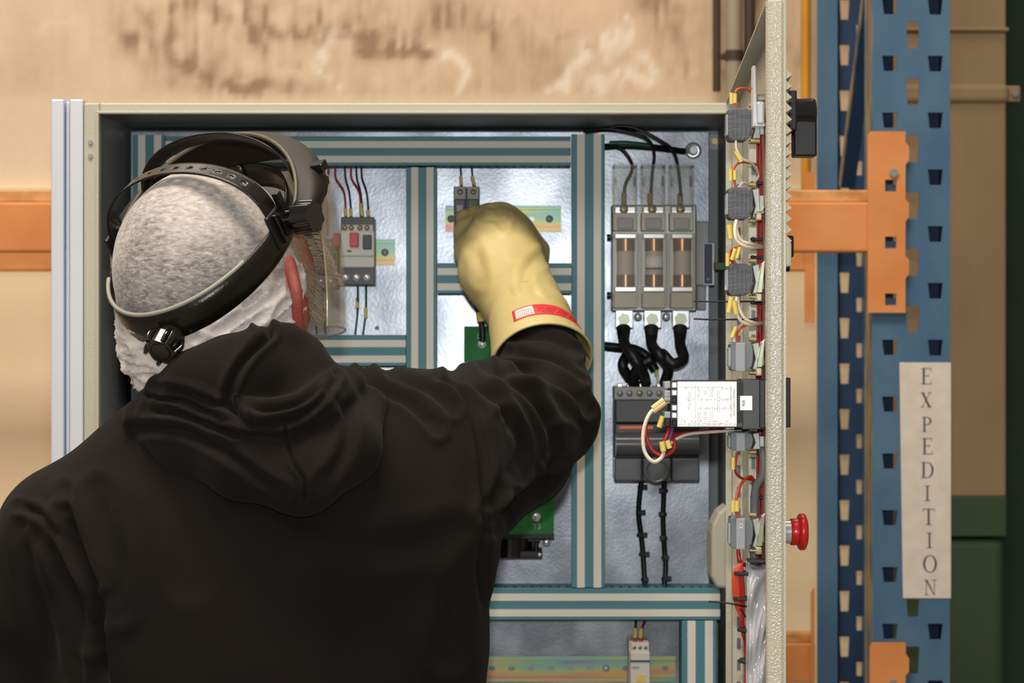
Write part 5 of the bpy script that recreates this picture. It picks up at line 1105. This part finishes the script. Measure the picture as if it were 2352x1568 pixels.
def hood():
    f = Field((-.42, 1.93, 1.32), (-.10, 2.26, 1.59), .002)
    # hanging bag of the hood
    f.chain([P(345, 975, 2.10), P(440, 1010, 2.065), P(560, 1060, 2.035), P(690, 1085, 2.025), P(790, 1030, 2.045), P(838, 935, 2.10)], [.020, .028, .034, .036, .032, .022], .02)
    f.ell(P(600, 990, 2.075), (.105, .045, .055), k=.02); f.cap(P(690, 1070, 2.03), P(700, 1110, 2.04), .030, .020, .02)
    # rolls of the rim
    f.chain([P(352, 915, 2.13), P(330, 960, 2.10), P(420, 965, 2.05), P(520, 995, 2.03), P(600, 1010, 2.02)], [.016, .018, .018, .016, .014], .006)
    f.chain([P(372, 905, 2.11), P(460, 928, 2.05), P(560, 968, 2.02), P(660, 965, 2.01), P(740, 930, 2.03), P(800, 880, 2.08), P(812, 872, 2.12)], [.016, .018, .019, .020, .020, .015, .010], .007)
    # standing collar behind neck and cheek, draped round the cap
    f.chain([P(385, 880, 2.12), P(450, 875, 2.06), P(530, 864, 2.045), P(590, 840, 2.05)], [.016, .027, .033, .034], .014)
    f.chain([P(430, 850, 2.08), P(520, 812, 2.06), P(598, 782, 2.065)], [.010, .013, .011], .012)
    f.chain([P(600, 790, 2.06), P(655, 785, 2.06), P(702, 815, 2.085)], [.015, .016, .018], .010)
    f.ell(P(655, 868, 2.075), (.043, .04, .048), k=.012); f.cap(P(520, 890, 2.07), P(700, 890, 2.07), .040, .034, .02)
    f.chain([P(700, 815, 2.085), P(718, 850, 2.085), P(722, 890, 2.09)], [.014, .014, .018], .01); f.chain([P(700, 915, 2.05), P(755, 885, 2.07), P(778, 866, 2.10)], [.012, .011, .009], .005)
    V, Q = f.mesh(); V = relax(V, Q, 3); N = vnormals(V, Q)
    L_ = [([(655, 968), (662, 1020), (675, 1065), (700, 1105), (702, 1150)], 4, 2.4, .9), ([(600, 748), (622, 765), (585, 800), (545, 850), (525, 905), (535, 945), (575, 965)], 9, 5, 2.4),
          ([(350, 915), (420, 920), (480, 945), (540, 965), (600, 975), (680, 958), (745, 910), (770, 868)], 8, 3, 1.5), ([(310, 985), (400, 985), (470, 1010), (540, 1055), (600, 1100), (650, 1132)], 12, 2.5, 1.2),
          ([(365, 890), (440, 905), (520, 935), (560, 945)], 9, 2.5, 2), ([(340, 945), (400, 950), (470, 970), (540, 1000)], 8, 2.4, 1.6), ([(560, 935), (620, 940), (690, 925), (745, 885)], 8, 3, 2),
          ([(640, 1000), (560, 990), (500, 975)], 12, 1.2, 1.2), ([(770, 900), (800, 960), (790, 1040), (740, 1110)], 14, 1.6, 1.6)]
    V = folds(V, N, L_); V = V+N*(vnoise(V, 24, 41)*.0012)[:, None]
    o = np_build('hood', V, Q, M_['hoodie'], HOOD_P)
hood()
def trousers():
    f = Field((-.50, 2.0, .04), (.02, 2.42, 1.0), .0075)
    for s_ in (-1, 1):
        h = Vector((-.25+s_*.085, 2.2, .90)); kn = Vector((-.25+s_*.105, 2.17, .50)); an = Vector((-.25+s_*.12, 2.2, .10)); f.chain([h, kn, an], [.095, .068, .058], .03)
    f.ell((-.25, 2.2, .93), (.175, .12, .11), k=.03); V, Q = f.mesh(); V = relax(V, Q, 2); N = vnormals(V, Q); V = V+N*(vnoise(V*np.array([1, 1, .6]), 14, 51)*.003)[:, None]; np_build('trousers', V, Q, M_['trousers'], PER)
    for s_ in (-1, 1):
        f = Field((-.25+s_*.12-.09, 2.08, -.004), (-.25+s_*.12+.09, 2.42, .16), .005); an = Vector((-.25+s_*.12, 2.2, .10))
        f.cap(an+Vector((0, 0, .03)), an+Vector((0, -.01, -.05)), .055, .048, .02); f.cap(an+Vector((0, -.01, -.055)), an+Vector((s_*.02, .15, -.062)), .045, .042, .03); f.cut((0, 0, .001), (0, 0, 1))
        V, Q = f.mesh(); V = relax(V, Q, 1); V[:, 2] = np.maximum(V[:, 2], .0005); np_build('boot', V, Q, M_['boot'], PER)
trousers()
# ------------------------------------------------------------ the insulating glove
def glove():
    t = thing('rubber_glove', 'long yellow rubber insulating glove on the raised right hand, red label at its cuff', 'glove', P(1245, 815, 2.52))
    C0 = P(1243, 830, 2.53); C1 = P(1205, 705, 2.60); A = (C1-C0).normalized()
    # hand
    f = Field((-.085, 2.50, 1.52), (.08, 2.90, 1.75), .0021)
    f.chain([P(1222, 738, 2.578), P(1195, 690, 2.628), P(1160, 630, 2.675)], [.0485, .044, .047], .02); f.cap(P(1160, 630, 2.675), P(1142, 560, 2.715), .046, .040, .03)
    MC = [P(1112, 515, 2.765), P(1152, 508, 2.75), P(1190, 535, 2.745), P(1222, 582, 2.75)]
    for m, r in zip(MC, (.021, .022, .021, .0195)): f.cap(P(1155, 620, 2.68), m, .036, r, .022)
    f.cap(MC[1], MC[3], .021, .0195, .012)
    PI = [P(1120, 490, 2.80), P(1160, 505, 2.80), P(1196, 550, 2.80), P(1228, 618, 2.795)]; DI = [P(1092, 492, 2.82), P(1118, 520, 2.835), P(1138, 560, 2.84), P(1165, 610, 2.84)]; TI = [P(1068, 498, 2.812), P(1088, 525, 2.815), P(1098, 560, 2.82), P(1120, 600, 2.825)]
    for i in range(4): f.chain([MC[i], PI[i], DI[i], TI[i]], [[.018, .0125, .0115, .0098], [.019, .0125, .0115, .0098], [.018, .012, .011, .0095], [.018, .0135, .0105, .009]][i], .004)
    f.cap(P(1226, 600, 2.765), P(1226, 640, 2.775), .0175, .014, .01)
    f.chain([P(1110, 620, 2.685), P(1086, 580, 2.735), P(1072, 535, 2.775), P(1066, 503, 2.800)], [.030, .0215, .0145, .0105], .012)
    V, Q = f.mesh(); V = relax(V, Q, 2); N = vnormals(V, Q)
    V = folds(V, N, [([(1250, 590), (1215, 610), (1205, 650), (1230, 700)], 12, 1.6, .8), ([(1110, 500), (1140, 505), (1155, 520)], 8, 1.6, 1), ([(1085, 560), (1100, 600), (1105, 640)], 12, .8, .6), ([(1130, 485), (1165, 500)], 7, 1.2, .8)])
    np_build('glove_hand', V, Q, M_['glove'], t)
    # flared cuff, hollow, with the sleeve coming out of it
    u = A.cross(Vector((0, 0, 1))).normalized(); w_ = A.cross(u); L_ = (C1-C0).length
    prof = [(0, .0605), (.12, .058), (.3, .0545), (.5, .0515), (.7, .0492), (.85, .0462), (1., .041)]
    def rad(v):
        for (a, ra), (b, rb) in zip(prof[:-1], prof[1:]):
            if v <= b: return ra+(rb-ra)*(v-a)/(b-a)
        return prof[-1][1]
    axp = lambda v: C0.lerp(C1, v)
    fn = lambda off: (lambda uu, v: axp(v)+(u*math.cos(2*math.pi*uu)*1.0+w_*math.sin(2*math.pi*uu))*(rad(v)+off+.0008*math.sin(2*math.pi*uu*3+2)*(1-v)))
    MB().sheet(fn(0), 72, 20, .0016).build('cuff', M_['glove'], t)
    MB().tube([fn(0)(k/60, 0) for k in range(61)], .0016, n=8, sm=False).build('cuff_bead', M_['glove'], t)
    # red label band: find the part of the cuff that faces the camera
    def ang(px, py, v):
        best = min(range(360), key=lambda d: ((lambda q: (px_of(np.array([q]))[0][0]-px)**2+(px_of(np.array([q]))[0][1]-py)**2+(0 if (q-axp(v)).y < 0 else 1e6))(fn(0)(d/360, v)))); return best/360
    a0 = ang(1186, 742, .3); a1 = ang(1322, 748, .3)
    if a1-a0 > .5: a1 -= 1
    if a0-a1 > .5: a0 -= 1
    lab = MB().sheet(lambda uu, v: fn(.0013)(a0+(a1-a0)*uu, .20+.22*v), 30, 4, .0005).build('red_label', M_['glove_red'], t)
    MB().sheet(lambda uu, v: fn(.0018)(a0+(a1-a0)*(.04+.24*uu), .225+.17*v), 8, 3, .0003).build('white_patch', M_['white_paper'], lab)
    pr = MB()
    for r0 in range(3):
        for k in range(7):
            s0 = .07+k*.027; pr.sheet(lambda uu, v: fn(.0021)(a0+(a1-a0)*(s0+.018*uu), .245+.042*r0+.02*v), 1, 1, .0002)
    for r0 in range(3):
        for k in range(16):
            if (k*7+r0*3) % 5 == 0: continue
            s0 = .34+k*.038; pr.sheet(lambda uu, v: fn(.0018)(a0+(a1-a0)*(s0+.026*uu), .24+.044*r0+.02*v), 1, 1, .0002)
    tag(pr.build('fine_print', M_['label_print'], lab), kind='stuff')
mk('label_print', '8f3038', .6)
glove()
# ------------------------------------------------------------ face shield on its head harness
def shield():
    t = thing('face_shield', 'clear face shield with dark brow guard and black harness worn over the white cap', 'face shield', HC)
    # headband ring, dipping behind the skull
    def ring(phi, h):
        c = math.cos(phi); dip = -.030*((1-c)/2)**1.3
        return H((.0975 if math.sin(phi) > 0 else .0885)*math.sin(phi), -.016+.116*c, dip+h+.004)
    MB().sheet(lambda u, v: ring(2*math.pi*u, .011-.027*v*(1+.15*((1-math.cos(2*math.pi*u))/2))), 96, 3, .0024).build('headband', M_['headgear'], t)
    MB().tube([ring(math.radians(a), .0118) for a in range(118, 243, 4)], .0022, n=8, sm=False).build('band_edge', M_['band_edge'], t)
    # crown strap with punched holes
    def strap(u, v):
        a = math.radians(-90+180*u); w_ = (v-.5)*.0215
        return H(.0965*math.sin(a), -.012+.004*math.cos(a)+w_*.97, .0015+.0725*max(math.cos(a), 0)**.80-w_*.05*math.cos(a))
    hol = {26+6*k for k in range(11)}
    MB().sheet(strap, 108, 7, .0016, skip=lambda i, j: (i in hol or i-1 in hol) and j == 3).build('crown_strap', M_['headgear'], t)
    def strap2(u, v):
        a = math.radians(-90+180*u); w_ = (v-.5)*.018; return H(.0925*math.sin(a), .052+.012*math.cos(a)+w_*.5, .006+.062*max(math.cos(a), 0)**.8-w_*.8)
    MB().sheet(strap2, 60, 3, .0016).build('front_strap', M_['headgear'], t)
    # brow guard: curved peak between rim A and rim B
    def A_(th): return Vector((.108*math.sin(th), .006+.097*math.cos(th), .003+.046*math.cos(th)))
    def B_(th): return Vector((.120*math.sin(th), .022+.122*math.cos(th), -.012+.006*math.cos(th)))
    def guard(u, v):
        th = math.radians(-96+192*u); a = A_(th); b = B_(th); p = a.lerp(b, v); bul = math.sin(math.pi*v)*.012
        p += Vector((math.sin(th)*.8, math.cos(th)*.8, .55)).normalized()*bul; return H(*p)
    MB().sheet(guard, 64, 12, .0026).build('brow_guard', M_['guard'], t)
    MB().tube([H(*A_(math.radians(-96+192*k/60))) for k in range(61)], .0021, n=8, sm=False).build('guard_rim', M_['guard_rim'], t)
    # visor
    VR = Matrix.Rotation(math.radians(-25), 3, 'Z') @ Matrix.Rotation(math.radians(-2), 3, 'X') @ Matrix.Rotation(math.radians(-6), 3, 'Y')
    def vis(u, v):
        th = math.radians(-92+184*u); r = .1225+.004*math.sin(math.pi*v); zt = .012+.060*max(math.cos(th), 0); z = zt+(-.110-zt)*v
        return HC+VR @ Vector((r*math.sin(th), .022+r*math.cos(th)+.004*v, z))
    vs = MB().sheet(vis, 60, 16, .0016).build('visor', M_['visor_clear'], t)
    for e in (0, 1): MB().tube([vis(e, k/16) for k in range(17)], .0012, n=6, sm=False).build('visor_edge', M_['visor_edge'], vs)
    MB().tube([vis(k/60, 1) for k in range(61)], .0012, n=6, sm=False).build('visor_edge', M_['visor_edge'], vs)
    # side pivots with ribbed knobs
    for s_ in (1, -1):
        c = H(s_*.100, .004, .004); d = HR @ Vector((s_, 0, 0))
        if s_ == 1:
            c = H(.106, .006, -.006)
            MB().cyl(c-d*.014, c+d*.004, .010, n=18).build('pivot_hub', M_['black_gloss'], t, bevel=.001)
            MB().cyl(c+d*.004, c+d*.024, .0165, .0150, n=56, lobes=7, amp=.09).build('tightening_knob', M_['black_gloss'], t, bevel=.0012)
            for y, z in ((.030, -.002), (.058, .002)):
                q = H(.106, y+.008, z-.002); MB().cyl(q-d*.004, q+d*.010, .0062, .0056, n=30, lobes=6, amp=.1).build('visor_fastener', M_['black_gloss'], t, bevel=.0006)
            q = H(.112, .066, .016); MB().box((-.004, -.006, -.004), (.010, .006, .005), Matrix.Translation(q) @ HR.to_4x4()).build('visor_latch', M_['black_gloss'], t, bevel=.001)
        else:
            MB().cyl(c-d*.010, c+d*.010, .0125, .011, n=40, lobes=7, amp=.07).build('tightening_knob', M_['black_gloss'], t, bevel=.001)
        # bracket plates between band and pivot
        b = MB().box((-.0025, -.020, -.018), (.0025, .012, .018), Matrix.Translation(H(s_*.0985, -.008, -.002)) @ HR.to_4x4()).build('side_bracket', M_['black'], t, bevel=.002)
        MB().box((-.0015, -.004, -.016), (.004, .0035, .016), Matrix.Translation(H(s_*.101, -.016, -.002)) @ HR.to_4x4()).build('bracket_rib', M_['black_gloss'], b, bevel=.001)
        MB().box((-.002, -.004, -.010), (.005, .004, .010), Matrix.Translation(H(s_*.100, .001, .018)) @ HR.to_4x4()).build('bracket_hook', M_['black'], b, bevel=.001)
    # rear ratchet knob
    d = HR @ Vector((0, -1, -.12)).normalized(); c = H(.014, -.131, -.042)
    MB().cyl(c-d*.004, c+d*.006, .0135, n=24).build('ratchet_hub', M_['black_soft'], t, bevel=.001)
    k = MB().cyl(c+d*.006, c+d*.022, .0155, .0145, n=36, lobes=6, amp=.06).build('ratchet_knob', M_['black_gloss'], t, bevel=.0015)
    u = d.orthogonal().normalized(); w_ = d.cross(u)
    for i in range(6):
        a = i*math.pi/3+.3; r = u*math.cos(a)+w_*math.sin(a); q = c+d*.014+r*.0165
        MB().tube([q-d*.009, q+r*.003, q+d*.009], .0022, n=8).build('grip_spur', M_['black_gloss'], k)
    MB().lathe(c+d*.022, d, [(0, .010), (.001, .010), (-.002, .007), (-.004, 0)], n=20).build('knob_dimple', M_['black'], k)
mk('band_edge', '8c8b7e', .45); mk('guard_rim', '57513f', .5)
shield()
